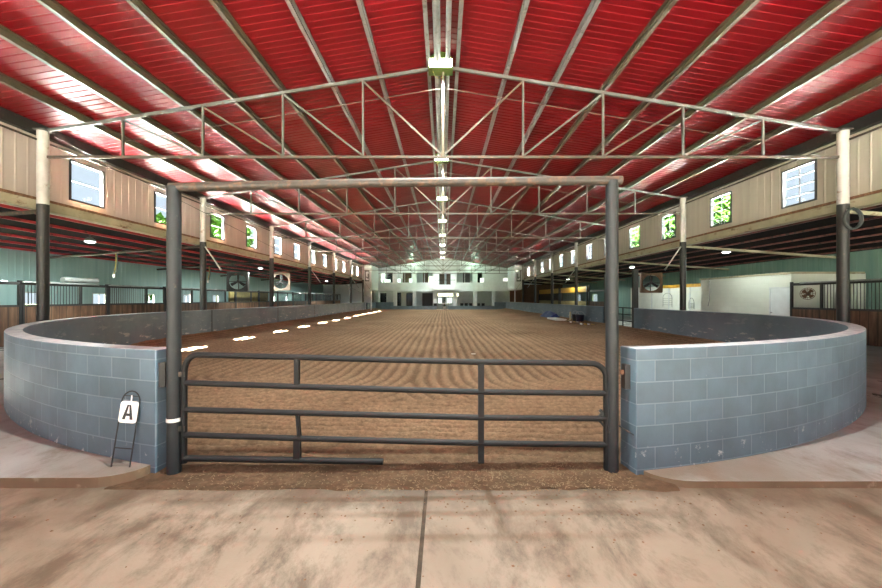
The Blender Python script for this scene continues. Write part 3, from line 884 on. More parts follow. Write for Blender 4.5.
# ------------------------------------------------------------------ stalls
XS = 14.0
def stall(sgn, y0, y1, lab, grp, rail=2.10, board=1.32):
    x = sgn * XS; L = y1 - y0
    t = thing('horse_stall', lab, 'stall', (x, y0, 0), grp)
    for y in (y0 + .06, y1 - .04): MB().box(x-.04, x+.04, y-.04, y+.04, 0, rail + .10).build('post', 'black', t)
    MB().box(x-.04, x+.04, y0, y1, rail - .05, rail + .05).build('top_rail', 'black_paint', t)
    MB().box(x-.03, x+.03, y0+.1, y1-.08, board, board + .07).build('middle_rail', 'black_paint', t)
    MB().box(x-.025, x+.025, y0+.1, y1-.08, .06, board).build('board_panel', 'boards', t)
    mb = MB(); n = int((L * .62) / .115)
    for k in range(1, n): mb.tube([(x, y0 + .12 + k*.115, board), (x, y0 + .12 + k*.115, rail)], .011, 6, False)
    mb.build('bar_grille', 'black', t)
    yd = y0 + .12 + n*.115
    MB().box(x - .035, x + .035, yd - .04, yd + .04, board, rail).build('door_post', 'black_paint', t)
    MB().tube([(x - sgn*.075, y0, rail + .05), (x - sgn*.075, y1 - .5, rail + .05)], .03, 8).build('door_track', 'galv', t, True)
    return t
ys = [6.4 + 3.43*k for k in range(14)]
st0 = None
for k, y in enumerate(ys):
    lab = f'horse stall front with brown boards and black bars, {ordn(k)} along the left aisle'
    if st0 is None: st0 = stall(-1, y, y + 3.43, lab, 'stall fronts of the left aisle')
    else: dup(st0, (-XS, y, 0), lab)
# stall partitions between the left stalls
p0 = None
for k in range(13):
    y = ys[k] + 3.43
    if k % 2 == 0: continue
    o = MB().box(-XO + .05, -XS - .08, y - .03, y + .03, 0, 1.30).build('stall_partition', 'boards')
    tag(o, f'brown board partition behind the {ordn(k)} left stall front', 'partition', 'partitions between left stalls')
st1 = None
for k, y in enumerate((5.6, 9.1, 12.6)):
    lab = ['horse stall front at the far right edge beside the concrete aisle', 'horse stall front behind the nearest right post', 'horse stall front next to the white block room'][k]
    if st1 is None: st1 = stall(1, y, y + 3.5, lab, 'stall fronts of the right aisle', 2.16, 1.18)
    else: dup(st1, (XS, y, 0), lab)
# ------------------------------------------------------------------ white block room on the right with a door
def block_box(name, x0, x1, y0, y1, z0, z1, mat):
    fs = MB().box(x0, x1, y0, y1, z0, z1); o = fs.build(name, mat)
    me = o.data; ul = me.uv_layers.new(name='UVMap')
    for p in me.polygons:
        for li in p.loop_indices:
            v = me.vertices[me.loops[li].vertex_index].co
            ul.data[li].uv = (v.y if abs(p.normal.x) > .5 else v.x, v.z)
    return struct(o)
RX = 14.15
o = block_box('wall_room_right', RX, XO - .02, 16.25, 21.95, 0, 2.62, 'block_white'); o['label'] = 'white painted block room in the right aisle'
struct(MB().box(RX - .05, XO - .1, 16.2, 22.0, 2.60, 2.69).build('trim_4', 'beam'), 'pale trim along the top of the white block room')
yd0 = RX*F/(791.5-VX); yd1 = RX*F/(771-VX)
dz = 2.02
t = bpy.data.objects.new('door_1', None); COL.objects.link(t); t.location = (RX, yd0, 0); struct(t, 'white door in the block room')
MB().box(RX-.02, RX+.02, yd0, yd1, 0, dz).build('leaf', 'white_wall', t)
mb = MB().box(RX-.035, RX+.03, yd0-.06, yd0, 0, dz+.06); mb.box(RX-.035, RX+.03, yd1, yd1+.06, 0, dz+.06); mb.box(RX-.035, RX+.03, yd0, yd1, dz, dz+.06); mb.build('door_frame', 'grey_wall', t)
MB().tube([(RX-.03, yd1-.08, 1.0), (RX-.09, yd1-.08, 1.0)], .03, 8).build('door_knob', 'steel', t, True)
o = MB().tube([lean_pt(709.5, 281, RX-.05), lean_pt(709.5, 300, RX-.05), lean_pt(708, 306, RX-.05)], .02, 6).build('wall_conduit', 'galv'); tag(o, 'thin grey conduit on white block room wall', 'pipe')
# wash bay beyond it
bx = 15.2
struct(MB().box(bx, bx+.1, 22.0, 32.4, 0, 2.45).build('wall_wash_right', 'off_white'), 'off white panelled wall of the wash bay')
ya, yb = bx*F/(702-VX), bx*F/(661-VX)
struct(MB().box(bx-.06, bx+.05, 22.9, yb, 2.30, 2.50).build('trim_5', 'yellow'), 'yellow header over the wash bay wall')
mb = MB()
for y in (24.6, 26.9, 29.1, 31.0): mb.box(bx-.03, bx, y-.035, y+.035, 0, 2.3)
struct(mb.build('trim_6', 'grey_wall'), 'thin battens on the wash bay wall')
def wire_rack(pa, pb, lab):
    x = bx - .02; y0_, y1_ = x*F/(pb[0]-VX), x*F/(pa[0]-VX)
    z1_ = H - (pa[1]-HZ)/F*y0_; z0_ = H - (pb[1]-HZ)/F*y0_
    t = thing('wire_rack', lab, 'rack', (x, (y0_+y1_)/2, z0_), 'wire racks in the wash bay')
    ym, w = (y0_+y1_)/2, (y1_-y0_)/2
    pts = [(x, y0_, z0_), (x, y0_, z1_ - .3)] + [(x, ym - w*math.cos(PI*k/8), z1_ - .3 + .3*math.sin(PI*k/8)) for k in range(1, 8)] + [(x, y1_, z1_-.3), (x, y1_, z0_)]
    MB().tube(pts, .011, 6).build('outer_wire', 'black', t)
    mb = MB()
    for k in range(1, 5):
        z = z0_ + (z1_ - .3 - z0_)*k/4.5; mb.tube([(x, y0_, z), (x, y1_, z)], .007, 6)
    mb.build('cross_wire', 'black', t)
wire_rack((663, 293), (672, 307), 'arched black wire rack hanging on wash bay wall below the yellow header')
wire_rack((689, 298), (694, 309), 'narrow black wire rack hanging on wash bay wall beside the block room')

# fans
def fan(c, r, lab, facing=(0,-1,0), frame='cream'):
    n = Vector(facing).normalized(); u = Vector((0,0,1)).cross(n).normalized(); up = n.cross(u).normalized(); c = Vector(c)
    t = thing('barn_fan', lab, 'fan', c, 'barn fans')
    def Q(a, b, d=0): return c + u*a + up*b + n*d
    R = r*1.18; mb = MB()
    for (a0, b0, a1, b1) in ((-R,-R,R,-R),(R,-R,R,R),(R,R,-R,R),(-R,R,-R,-R)): mb.bar(Q(a0,b0), Q(a1,b1), .36, .07, u if a0 == a1 else up)
    # shroud plate: square with round opening
    N = 32; vs = []; fs = []
    for k in range(N):
        a = 2*PI*k/N; ca, sa = math.cos(a), math.sin(a); m = R / max(abs(ca), abs(sa))
        vs += [Q(ca*r, sa*r, .08), Q(ca*m, sa*m, .08)]
    for k in range(N):
        j = (k+1) % N; fs.append((2*k, 2*k+1, 2*j+1, 2*j))
    mb.add(vs, fs); mb.build('housing', frame, t)
    for k in range(3):
        a = 2*PI*k/3 + PI/2; tan = Vector((-math.sin(a), math.cos(a))); rad = Vector((math.cos(a), math.sin(a)))
        prof = [(.08, -.05, .0), (.5*r, -.17*r, .03), (.93*r, -.20*r, .04), (.95*r, .16*r, -.04), (.5*r, .15*r, -.03), (.08, .05, 0)]
        vs = [Q(rad.x*p + tan.x*q, rad.y*p + tan.y*q, w) for p, q, w in prof] + [Q(rad.x*p + tan.x*q, rad.y*p + tan.y*q, w - .012) for p, q, w in prof]
        MB().add(vs, [(0,1,2,3,4,5), (11,10,9,8,7,6)] + [(k2, 6+k2, 6+(k2+1)%6, (k2+1)%6) for k2 in range(6)]).build('blade', 'black', t)
    MB().tube([Q(0,0,-.16), Q(0,0,.06)], .09, 12).build('motor', 'black', t, True)
    mb = MB(); mb.bar(Q(-R,0,-.14), Q(R,0,-.14), .04, .04); mb.bar(Q(0,-R,-.14), Q(0,R,-.14), .04, .04); mb.build('motor_bracket', 'black', t)
    mb = MB()
    for s in (-1, 1): mb.tube([Q(s*R*.8, R, 0), Q(s*R*.8, R + max(.05, zlean(c.x) - .1 - c.z - R), 0)], .012, 6)
    mb.build('hanger', 'black', t)
d = 24.0; p = at(651, 283, d); fan((p.x, d, p.z), .47, 'square brown framed barn fan hanging over the wash bay, right aisle', (-.25, -1, 0), 'brown')
d = 29.0; p = at(281, 281.5, d); fan((p.x, d, p.z), .52, 'square pale framed barn fan hanging in the left aisle behind the third post', (.2, -1, 0), 'fan_beige')
d = 25.6; p = at(238, 281.5, d); fan((p.x, d, p.z), .50, 'square dark barn fan hanging in the left aisle between second and third posts', (.25, -1, 0), 'black_paint')
def cage_fan():
    c = Vector((13.72, 15.05, 1.78)); n = Vector((-.75, -.6, .15)).normalized(); u = Vector((0,0,1)).cross(n).normalized(); up = n.cross(u)
    t = thing('cage_fan', 'round wire cage fan fixed on right stall bars beside block room', 'fan', c)
    def Q(a, b, d=0): return c + u*a + up*b + n*d
    mb = MB(); r = .22
    for rr, dd in ((r, 0), (r*.72, .07), (r*.42, .1)): mb.tube([Q(rr*math.cos(2*PI*k/24), rr*math.sin(2*PI*k/24), dd) for k in range(24)], .009, 6, closed=True)
    for k in range(12):
        a = 2*PI*k/12; mb.tube([Q(0,0,.11), Q(r*.7*math.cos(a), r*.7*math.sin(a), .075), Q(r*math.cos(a), r*math.sin(a), 0)], .006, 5)
    mb.build('cage', 'brown', t)
    for k in range(4):
        a = PI/2*k + .4; a2 = a + .9
        MB().add([Q(0,0,.0), Q(.19*math.cos(a), .19*math.sin(a), .02), Q(.195*math.cos((a+a2)/2), .195*math.sin((a+a2)/2), .0), Q(.19*math.cos(a2), .19*math.sin(a2), -.03), Q(0,0,-.012)], [(0,1,2,3),(4,3,2,1),(0,4,1),(0,3,4)]).build('blade', 'brown', t)
    MB().tube([Q(0,0,-.16), Q(0,0,.03)], .06, 10).build('motor', 'black', t, True)
    MB().tube([Q(0,0,-.12), Vector((XS, 15.15, 1.9))], .02, 6).build('arm', 'black', t)
cage_fan()

# side gate in the right arena wall
for y, lab in ((19.55, 'square black post at the near end of the right wall opening'), (22.95, 'square black post at the far end of the right wall opening')):
    o = MB().box(9.28, 9.50, y-.11, y+.11, -.1, 3.02).build('opening_post', 'black_paint'); tag(o, lab, 'post', 'posts of the right side opening')
def side_gate():
    x = 9.40; y0_, y1_ = 19.75, 22.75
    t = thing('side_gate', 'dark pipe gate closing the opening in right arena wall', 'gate', (x, y0_, 0))
    mb = MB(); mb.tube([(x, y0_, .1), (x, y0_, 1.12), (x, y1_, 1.12), (x, y1_, .1)], .03, 8); mb.build('outer_frame', 'gate_black', t, True)
    for z in (.15, .45, .78): MB().tube([(x, y0_, z), (x, y1_, z)], .025, 8).build('rail', 'gate_black', t, True)
    MB().tube([(x, (y0_+y1_)/2 - .35, .1), (x, (y0_+y1_)/2 - .35, 1.12)], .03, 8).build('stile', 'gate_black', t, True)
side_gate()

# ------------------------------------------------------------------ clutter by the right wall
def ground(px, py, z=0.0): d = (H - z)*F/(py - HZ); return at(px, py, d)
xw = 8.95
def wl(px): return xw*F/(px - VX)
def tarp():
    ya, yb = wl(558), wl(546); t_ = MB(); n, m = 22, 12; vs = []
    for i in range(n+1):
        for j in range(m+1):
            u, v = i/n, j/m; x = xw - .55 + .75*v; y = ya + (yb-ya)*u
            z = .05 + .62*math.sin(PI*min(1, .12+u*.82))**.5*math.sin(PI*(.1+.75*v))*(.75+.4*mn.noise((u*5, v*4, 1)))
            if i in (0, n) or j in (0,): z = .02
            vs.append((x + .05*mn.noise((u*7, v*7, 2)), y, z))
    fs = [(i*(m+1)+j, i*(m+1)+j+1, (i+1)*(m+1)+j+1, (i+1)*(m+1)+j) for i in range(n) for j in range(m)]
    t_.add(vs, fs); o = t_.build('blue_tarp', 'blue', smooth=True); tag(o, 'crumpled blue tarp heaped against the right arena wall', 'tarp')
tarp()
ya, yb = wl(565), wl(549)
mb = MB().box(xw-.95, xw-.25, ya-1.2, yb-3.0, .03, .15)
o = mb.build('white_board', 'sign_white', bevel=.02); tag(o, 'white board lying on dirt beside the blue tarp', 'board')
for (px, lab) in ((576.8, 'dark bucket by the right wall, the narrower of two'), (581.5, 'dark bucket by the right wall, standing nearer the side opening')):
    y = wl(px); r = .22 if px < 580 else .28
    t = thing('bucket', lab, 'bucket', (xw-.1, y, .02), 'dark buckets')
    mb = MB(); mb.tube([(xw-.1, y, .02), (xw-.1, y, .55)], [r*.8, r], 14, True); mb.build('pail', 'navy' if px > 580 else 'black', t, True)
    MB().tube([(xw-.1 - r*math.cos(PI*k/8), y, .55 + .22*math.sin(PI*k/8)) for k in range(9)], .012, 6).build('handle', 'steel', t)
for k in range(4):
    y0_ = wl(597 - 1.5*k); x = xw - .18 - .13*k
    t = thing('ground_pole', f'jumping pole lying along the right wall, {ordn(k)} from the wall', 'pole', (x, y0_, .06), 'jumping poles by the right wall')
    mb = MB(); L_ = 3.0
    MB().tube([(x, y0_ + .6*L_*0, .06), (x, y0_ + L_, .06)], .05, 10).build('pole', 'brown', t, True)
    for q in (.0, .66): MB().tube([(x, y0_ + L_*q, .06), (x, y0_ + L_*(q + .14), .06)], .052, 10).build('stripe', 'yellow' if k % 2 == 0 else 'sign_white', t, True)
# jump stand by the far post
o = MB(); x, y = 8.9, wl(571); o.box(x-.05, x+.05, y-.05, y+.05, .02, .68); o.box(x-.25, x+.25, y-.04, y+.04, .02, .09); o = o.build('jump_stand', 'cream'); tag(o, 'short cream wooden stand beside the white board', 'stand')
# litter on the dirt
p = ground(473.6, 355, -.02); t_ = MB(); t_.bar(p + Vector((-.06, .02, .03)), p + Vector((.05, -.02, .035)), .05, .03); o = t_.build('paper_scrap', 'litter', bevel=.006); tag(o, 'pale paper scrap on dirt behind the gate', 'scrap')
p = ground(460, 347.5, -.02); t_ = MB(); n = 8
t_.add([p + Vector((.09*math.cos(2*PI*k/n), .06*math.sin(2*PI*k/n), 0)) for k in range(n)] + [p + Vector((.01, 0, .07))], [(k, (k+1) % n, n) for k in range(n)]); o = t_.build('dirt_clod', 'clod'); tag(o, 'dark dirt clod on the harrowed rows past gate', 'clod')

# ------------------------------------------------------------------ far end: two storey white lounge building
YB = 60.6
def fx(px): return (px - VX)/F*YB
def fz(py): return H - (py - HZ)/F*YB
def wall_x(name, y, x0, x1, z0, z1, opens, th, mat, gable=False):
    mb = MB(); xs = sorted({x0, x1, *[o[0] for o in opens], *[o[1] for o in opens]})
    for a, b in zip(xs, xs[1:]):
        cur = z0
        for o in sorted([o for o in opens if o[0] <= a + 1e-6 and o[1] >= b - 1e-6], key=lambda o: o[2]):
            if o[2] > cur: mb.box(a, b, y, y+th, cur, o[2])
            cur = o[3]
        if cur < z1: mb.box(a, b, y, y+th, cur, z1)
    return struct(mb.build(name, mat))
zs0, zs1 = fz(306), fz(291.5)       # lower openings
zu0, zu1 = fz(283), fz(272.2)       # upper openings
low = [(fx(a), fx(b), -.1, zs1) for a, b in ((379, 393.6), (396.8, 413), (416, 433), (437, 453), (456.8, 473.2), (477, 492), (495.2, 509.5))]
upp = [(fx(380.5), fx(393), zu0, zu1), (fx(397), fx(412.4), zu0, zu1), (fx(416.3), fx(432.8), zu0, zu1), (fx(438.5), fx(451), fz(285), fz(273.5)), (fx(456.6), fx(472.9), zu0, zu1), (fx(477.2), fx(483), zu0, zu1)]
o = wall_x('wall_lounge', YB, -XO, XO, -.1, 5.9, low + upp, .25, 'white_wall'); o['label'] = 'white two storey lounge wall at the far end'
mb = MB().add([(-11.2, YB-.02, 5.9), (11.2, YB-.02, 5.9), (11.2, YB-.02, zroof(11.2)-.02), (0, YB-.02, zroof(0)-.02), (-11.2, YB-.02, zroof(11.2)-.02),
               (-11.2, YB+.2, 5.9), (11.2, YB+.2, 5.9), (11.2, YB+.2, zroof(11.2)-.02), (0, YB+.2, zroof(0)-.02), (-11.2, YB+.2, zroof(11.2)-.02)], [(0,1,2,3,4),(9,8,7,6,5),(0,5,6,1)])
struct(mb.build('wall_gable', 'white_wall'), 'white gable panel under the roof ridge')
struct(MB().box(-11.3, 11.3, YB-.12, YB-.02, fz(270.6), fz(269.6)).build('trim_7', 'grey_wall'), 'thin ledge below the gable')
struct(MB().box(-10.6, 10.6, YB-.14, YB, fz(291.8), fz(290.8)).build('trim_8', 'grey_wall'), 'thin ledge above the lower storey')
# building columns
for k, (a, b) in enumerate(((376.8, 379), (393.6, 396.6), (413, 416), (433.2, 436.8), (453.2, 456.6), (473.4, 477), (492.2, 495), (509.8, 512), (514.8, 516.6))):
    o = MB().box(fx(a), fx(b), YB-.35, YB-.01, -.05, zs1 + .05).build('porch_column', 'white_wall')
    lab = f'square white porch column of the lounge, {ordn(k)} counted from its left end'
    tag(o, lab, 'column', 'porch columns of the lounge')
# rooms behind: floors, back walls
struct(MB().box(-XO, XO, YB+.25, YB+4.4, fz(290), fz(288)).build('floor_upper', 'grey_wall'))
struct(MB().box(-XO, XO, YB+.25, YB+4.4, -.3, -.1).build('floor_lounge', 'grey_wall'))
struct(MB().box(-XO, XO, YB+.25, YB+4.4, 5.9, 6.0).build('ceiling_lounge', 'white_wall'))
struct(MB().box(-XO, XO, YB+4.2, YB+4.4, -.3, 6).build('wall_lounge_back', 'grey_wall'))
YR = YB + 1.6
lw = [(fx(437.4), fx(459), -.1, fz(293))]
o = wall_x('wall_porch', YR, -XO, XO, -.1, fz(290.2), lw, .12, 'grey_wall')
dn = 1
def fdoor(a, b, y0, y1, mat, name=None, yy=YR):
    """door or window panel on the porch back wall"""
    global dn, wn
    k = yy / YB
    xa, xb, za, zb = (a-VX)/F*yy, (b-VX)/F*yy, max(-.1, H-(y1-HZ)/F*yy), H-(y0-HZ)/F*yy
    if name == 'door': dn += 1; nm = f'door_{dn}'
    else: wn += 1; nm = f'window_{wn}'
    t = bpy.data.objects.new(nm, None); COL.objects.link(t); t.location = ((xa+xb)/2, yy, za); t['kind'] = 'structure'
    f = .07; mb = MB(); mb.box(xa, xa+f, yy-.06, yy, za, zb); mb.box(xb-f, xb, yy-.06, yy, za, zb); mb.box(xa+f, xb-f, yy-.06, yy, zb-f, zb)
    mb.build('frame', 'white_wall' if name != 'door' else 'black_paint', t)
    MB().box(xa+f, xb-f, yy-.04, yy-.005, za, zb-f).build('panel', mat, t)
fdoor(379.8, 387, 292.5, 302.5, 'dark_glass')
fdoor(397.2, 401.2, 292.5, 309, 'dark_glass', 'door'); fdoor(406.3, 412.6, 293, 309, 'dark_glass', 'door')
fdoor(422.2, 432.8, 293, 309, 'black', 'door')
# upper windows: glass and the rooms' dark furniture
for (a, b, c, d) in upp:
    wn += 1; t = bpy.data.objects.new(f'window_{wn}', None); COL.objects.link(t); t.location = ((a+b)/2, YB+.1, c); t['kind'] = 'structure'
    f = .06; mb = MB(); mb.box(a, a+f, YB+.06, YB+.14, c, d); mb.box(b-f, b, YB+.06, YB+.14, c, d); mb.box(a+f, b-f, YB+.06, YB+.14, c, c+f); mb.box(a+f, b-f, YB+.06, YB+.14, d-f, d)
    if b - a > 1.7: mb.box((a+b)/2-.025, (a+b)/2+.025, YB+.07, YB+.13, c+f, d-f)
    mb.build('frame', 'white_wall', t)
    MB().box(a+f, b-f, YB+.09, YB+.10, c+f, d-f).build('glass', 'glass', t)
for a, b, c, d, mat, lab in ((386, 396, 272, 284, 'dark_glass', 'dark cabinet behind leftmost upper lounge window'), (403, 411, 273, 280, 'brown', 'brown cabinet behind second upper lounge window'), (423, 428, 272, 284, 'brown', 'brown cabinet behind third upper lounge window'), (463, 470, 273, 285, 'black', 'dark cabinet behind upper lounge window beside the balcony'), (439.5, 445, 274, 285, 'brown', 'brown wooden cabinet behind the balcony door, left half'), (446.5, 451, 274, 285, 'brown', 'brown wooden cabinet behind the balcony door, right half'), (477.5, 482, 273, 283, 'dark_glass', 'dark cabinet behind narrow upper lounge window')):
    yy = YB + 2.5; X = lambda p: (p-VX)/F*yy; Z = lambda p: H-(p-HZ)/F*yy
    z0_ = fz(288); mb = MB().box(X(a), X(b), yy, yy+.5, z0_, Z(c)); mb.box(X(a)-.02, X(b)+.02, yy-.03, yy+.5, Z(c), Z(c)+.05)
    o = mb.build('room_cabinet', mat); tag(o, lab, 'cabinet', 'cabinets in the upper lounge')
# bright lit panels seen in the rooms (lit signs and lamps)
for (a, b, c, d, yy, mat, lab) in ((384.5, 390.5, 279.5, 282.6, YB-.02, 'screen', 'small lit sign below leftmost upper lounge window'), (397.5, 401, 278.5, 282.6, YB+.2, 'screen', 'small lit sign in left corner of second lounge window'), (409, 412.2, 278.5, 282.6, YB+.2, 'screen', 'small lit sign in right corner of second lounge window'), (428.8, 432.6, 276.5, 282.8, YB+.2, 'warm_lens', 'tall lit panel in third upper lounge window'), (480, 484, 278, 282.6, YB-.03, 'screen', 'small lit sign beside the narrow lounge window'), (502.8, 508, 278, 281.5, YB-.03, 'screen', 'small lit sign on the blank white wall, right end')):
    k = yy; X = lambda p: (p-VX)/F*k; Z = lambda p: H-(p-HZ)/F*k
    t = thing('lit_sign', lab, 'sign', (X((a+b)/2), k, Z(d)), 'lit signs on the lounge')
    MB().box(X(a), X(b), k-.05, k, Z(d), Z(c)).build('case', 'grey_wall', t)
    MB().box(X(a)+.04, X(b)-.04, k-.058, k-.051, Z(d)+.04, Z(c)-.04).build('face', mat, t)
# glazed entrance with lit lobby
yy = YB + 4.14
X = lambda p: (p-VX)/F*yy; Z = lambda p: H-(p-HZ)/F*yy
o = MB().box(X(437), X(459), yy, yy+.05, Z(296.5), Z(292)).build('lobby_panel', 'warm_lens'); tag(o, 'warm lit panel over the lobby beyond the glass entrance', 'panel')
for a, b, lab in ((438.2, 441.5, 'bright square window pane left in the lobby beyond entrance'), (447, 452, 'bright square window pane right in the lobby beyond entrance')):
    o = MB().box(X(a), X(b), yy, yy+.05, Z(303), Z(298)).build('lobby_window', 'screen'); tag(o, lab, 'window', 'lobby windows')
wn += 1; t = bpy.data.objects.new(f'window_{wn}', None); COL.objects.link(t); t.location = (fx(445), YR, 0); t['kind'] = 'structure'
mb = MB(); xa, xb = (437.6-VX)/F*YR, (458.8-VX)/F*YR
for k in range(5): x = xa + (xb-xa)*k/4; mb.box(x-.03, x+.03, YR-.05, YR+.02, 0, fz(293))
mb.box(xa, xb, YR-.04, YR+.01, fz(297), fz(296.4)); mb.build('frame', 'brown', t); MB().box(xa, xb, YR-.02, YR-.012, 0, fz(293)).build('glass', 'glass', t)
# balcony
xa, xb = fx(433.8), fx(455)
t = thing('balcony', 'white balcony with dark railing over the lounge entrance', 'balcony', ((xa+xb)/2, YB-.8, fz(288)))
MB().box(xa, xb, YB-.9, YB-.005, fz(290), fz(285.4)).build('platform', 'white_wall', t)
mb = MB(); zt_, zb_ = fz(280.2), fz(285.4)
for k in range(15):
    x = xa + .05 + (xb-xa-.1)*k/14; mb.box(x-.012, x+.012, YB-.88, YB-.855, zb_, zt_)
mb.build('balusters', 'black', t); MB().box(xa, xb, YB-.9, YB-.84, zt_-.04, zt_+.02).build('handrail', 'black', t)
# outdoor chairs on the porch, plant
def chair(x, y, lab):
    t = thing('porch_chair', lab, 'chair', (x, y, -.1), 'dark chairs on the lounge porch'); z = -.1
    MB().box(x-.24, x+.24, y-.24, y+.24, z+.42, z+.48).build('seat', 'black', t)
    MB().box(x-.24, x+.24, y+.2, y+.25, z+.5, z+.98).build('backrest', 'black', t)
    for a in (-.21, .21):
        for b in (-.21, .21): MB().box(x+a-.02, x+a+.02, y+b-.02, y+b+.02, z, z+.42).build('leg', 'black', t)
    for a in (-.26, .26): MB().box(x+a-.02, x+a+.02, y-.22, y+.22, z+.62, z+.66).build('armrest', 'black', t)
    return t
c0 = None
for k, px in enumerate((435.2, 461.8, 466.3, 470.8, 478.6, 483.2)):
    x = (px-VX)/F*(YB-.8) if px < 440 else (px-VX)/F*(YB+.8); y = YB+.8 if px > 440 else YB - .9
    lab = ['dark chair beside the lounge entrance column', 'dark chair, leftmost of three in the porch bay right of entrance', 'dark chair, middle of three in the porch bay right of entrance', 'dark chair, rightmost of three in the porch bay right of entrance', 'dark chair, left one of the pair in the second porch bay', 'dark chair, right one of the pair in the second porch bay'][k]
    if c0 is None: c0 = chair(x, y, lab)
    else: dup(c0, (x, y, -.1), lab)
def plant():
    x, y = fx(444.5), YB - .6; t = thing('potted_plant', 'tall potted plant standing at lounge entrance', 'plant', (x, y, -.1))
    MB().tube([(x, y, -.1), (x, y, .4)], [.18, .25], 12).build('pot', 'sign_white', t, True)
    mb = MB()
    for k in range(90):
        a = random.uniform(0, 2*PI); h = random.uniform(.4, 1.9); r = random.uniform(.05, .42)*(1.1 - abs(h - 1.1)/1.3)
        c = Vector((x + r*math.cos(a), y + r*math.sin(a), h)); d = Vector((math.cos(a), math.sin(a), .6)).normalized()*.16; s = Vector((-math.sin(a), math.cos(a), 0))*.05
        mb.add([c-d, c+s, c+d, c-s], [(0,1,2,3)])
    mb.build('foliage', 'plant', t); MB().tube([(x, y, .35), (x, y, 1.6)], .025, 6).build('stem', 'bark', t)
plant()
# white boxed bays with the dark square emblem at the ends of the window walls
for sgn, side in ((-1, 'left'), (1, 'right')):
    yb_ = 52.35; x0 = sgn*9.37; x1 = sgn*10.58
    xa, xb = sorted((x0, x1)); z0_, z1_ = 2.72, 6.02
    t = thing('sign_bay', f'white boxed panel with dark square emblem at the far end of {side} window wall', 'sign', (x0, yb_, z0_), 'emblem panels at the far end')
    prof = [(x0, z1_), (x0, z0_ + .05)]
    for k in range(0, 7):
        a = PI/2*k/6; prof.append((x1 - sgn*.55*(1-math.sin(a)) - sgn*0, z0_ + .7*(1-math.cos(a))))
    prof.append((x1, z1_))
    n = len(prof); vs = [(p, yb_, q) for p, q in prof] + [(p, yb_ + 5.5, q) for p, q in prof]
    mb = MB().add(vs, [tuple(range(n)), tuple(range(2*n-1, n-1, -1))] + [(k, n+k, n+(k+1)%n, (k+1)%n) for k in range(n)]); mb.build('panel', 'white_wall', t)
    cx = (x0+x1)/2 - sgn*.05; cz = 4.55; w, h = .30, .72; e = MB(); y_ = yb_ - .012
    for (a0, b0, a1, b1) in ((-w, -h, w, -h+.16), (-w, h-.16, w, h), (-w, -h, -w+.11, h), (w-.11, -h, w, h)): e.box(cx+a0, cx+a1, y_, y_+.011, cz+b0, cz+b1)
    e.bar((cx - sgn*.12, y_, cz + .3), (cx - sgn*.12, y_, cz - .35), .10, .012, (0,1,0)); e.bar((cx - sgn*.12, y_, cz - .35), (cx + sgn*.12, y_, cz - .1), .10, .012, (0,1,0))
    e.build('emblem', 'hose', t)
    for xx in (x0, ):
        MB().box(min(xx, xx+sgn*.12), max(xx, xx+sgn*.12), yb_ + .1, yb_ + .22, 0, z0_).build('prop', 'white_wall', t)
# aisle end walls; the white left one stands for sunlight outside a door
struct(MB().box(-XO, -10.2, 57.5, 57.6, 0, 3.6).build('wall_sunlight_left', 'white_wall'), 'white wall standing in for sunlight outside the left aisle door')
struct(MB().box(9.6, XO, 57.5, 57.6, 0, 3.6).build('wall_end_right', 'brown'), 'dark boarded wall closing the right aisle')
# yellow boarded partitions in the right aisle, far
for y0_, y1_, lab, mt in ((30.5, 36.2, 'dark barred stall block beyond the wash bay, right aisle', 'boards'), (36.6, 45.0, 'yellow boarded stall block, nearer of two in right aisle', 'yellow'), (45.4, 55.0, 'yellow boarded stall block, farther of two in right aisle', 'yellow')):
    x = 13.2
    t = thing('stall_block', lab, 'stall', (x, y0_, 0), 'far stall blocks of the right aisle')
    MB().box(x, x+.1, y0_, y1_, 0, 1.35).build('board_panel', 'boards' if mt == 'boards' else 'kraft', t)
    MB().box(x, x+.08, y0_, y1_, 2.2, 2.75 if mt != 'boards' else 2.35).build('header_board', mt if mt != 'boards' else 'black', t)
    mb = MB(); k = 0
    while y0_ + .1 + k*.22 < y1_: mb.box(x+.03, x+.05, y0_+.1+k*.22-.012, y0_+.1+k*.22+.012, 1.35, 2.2); k += 1
    mb.build('bar_grille', 'black', t)
    for y in (y0_+.06, y1_-.06): MB().box(x-.06, x+.06, y-.06, y+.06, 0, 2.8).build('post', 'black', t)
# yellow boarded panels behind the left stalls
for y, lab in ((31.6, 'yellow brown board panel behind left stall bars near the pale fan'),):
    o = MB().box(-14.7, -14.6, y-4.2, y+1.8, 0, 2.12).build('kraft_panel', 'kraft'); tag(o, lab, 'panel')

# ------------------------------------------------------------------ outside: field and trees
struct(MB().box(-140, 140, -90, 140, -.6, -.32).build('ground', 'grass'), 'grass field outside')
struct(MB().box(-20, 20, -45, Y0 - .99, -.33, -.10).build('pavement', 'asphalt'), 'concrete yard in front of the barn')
def tree(x, y, h, r, lab, seed):
    rnd = random.Random(seed); t = thing('leafy_tree', lab, 'tree', (x, y, -.3), 'trees outside the barn')
    MB().tube([(x, y, -.3), (x+.1, y, h*.4), (x+.2, y+.1, h*.75)], [.25, .2, .08], 8).build('trunk', 'bark', t)
    mb = MB()
    for k in range(3600):
        v = Vector((rnd.gauss(0,1), rnd.gauss(0,1), rnd.gauss(0,1))).normalized()*(r*rnd.uniform(.45,1.0)**.6)
        v += v*.25*mn.noise(v*.6)
        c = Vector((x, y, h*.62)) + Vector((v.x, v.y, v.z*h*.42/r))
        a = Vector((rnd.uniform(-1,1), rnd.uniform(-1,1), rnd.uniform(-1,1))).normalized()*.36; b = a.orthogonal().normalized()*.24
        mb.add([c-a, c+b, c+a, c-b], [(0,1,2,3)])
    mb.build('crown', 'leaf', t)
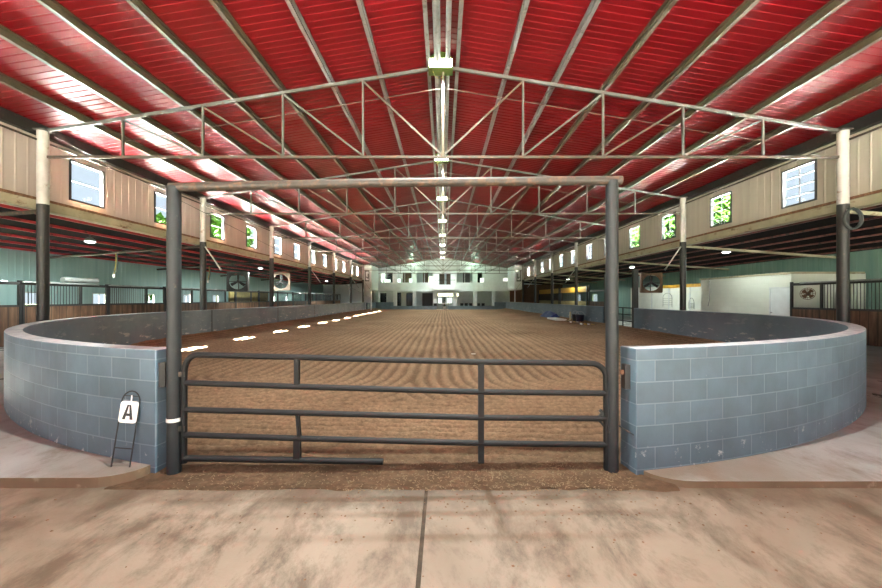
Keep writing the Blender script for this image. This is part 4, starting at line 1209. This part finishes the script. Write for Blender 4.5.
TR = [(26, 37.5, 12.0, 3.5, 'leafy green tree seen through the second right high window'), (27, 48, 12.5, 3.5, 'leafy green tree seen through the third right high window'), (30, 62.7, 13.5, 4.0, 'leafy green tree seen through the fourth right high window'),
      (-27, 48, 12.5, 3.6, 'leafy green tree seen through the third left high window'), (-26, 37.0, 8.8, 3.4, 'low leafy tree seen through the second left high window')]
for k, a in enumerate(TR): tree(*a, seed=k+3)

# ------------------------------------------------------------------ light, sky, camera
w = bpy.data.worlds.new('sky'); S.world = w; w.use_nodes = True; t = w.node_tree
bg = t.nodes['Background']
sky = t.nodes.new('ShaderNodeTexSky'); sky.sky_type = 'HOSEK_WILKIE'; sky.turbidity = 4.5; sky.ground_albedo = .3
sd = Vector((-2.7, -.8, 5.0)).normalized(); sky.sun_direction = sd
# hazy bright sky: the sky texture lifted towards white cloud
mx = t.nodes.new('ShaderNodeMix'); mx.data_type = 'RGBA'; mx.inputs[0].default_value = .65
lk(t, sky.outputs[0], mx.inputs[6]); mx.inputs[7].default_value = (.86, .94, 1.06, 1)
lk(t, mx.outputs[2], bg.inputs[0]); bg.inputs[1].default_value = 1.05
l = bpy.data.lights.new('sun', 'SUN'); l.energy = 900.0; l.color = (1.0, .95, .86); l.angle = math.radians(.8)
o = bpy.data.objects.new('sun', l); COL.objects.link(o); o.rotation_euler = (-sd).to_track_quat('-Z', 'Y').to_euler()

cam = bpy.data.cameras.new('camera'); co = bpy.data.objects.new('camera', cam); COL.objects.link(co); S.camera = co
co.location = (0, 0, H); co.rotation_euler = (PI/2, 0, 0)
cam.sensor_width = 36; cam.lens = 36*F/882; cam.shift_x = -2/882; cam.shift_y = 4.5/882; cam.clip_end = 500; cam.clip_start = .05
vs = S.view_settings; vs.view_transform = 'Standard'; vs.look = 'None'; vs.gamma = 1.0; vs.exposure = .45; vs.use_curve_mapping = False
S.cycles.use_denoising = True; S.cycles.max_bounces = 10; S.cycles.diffuse_bounces = 5; S.cycles.sample_clamp_indirect = 0
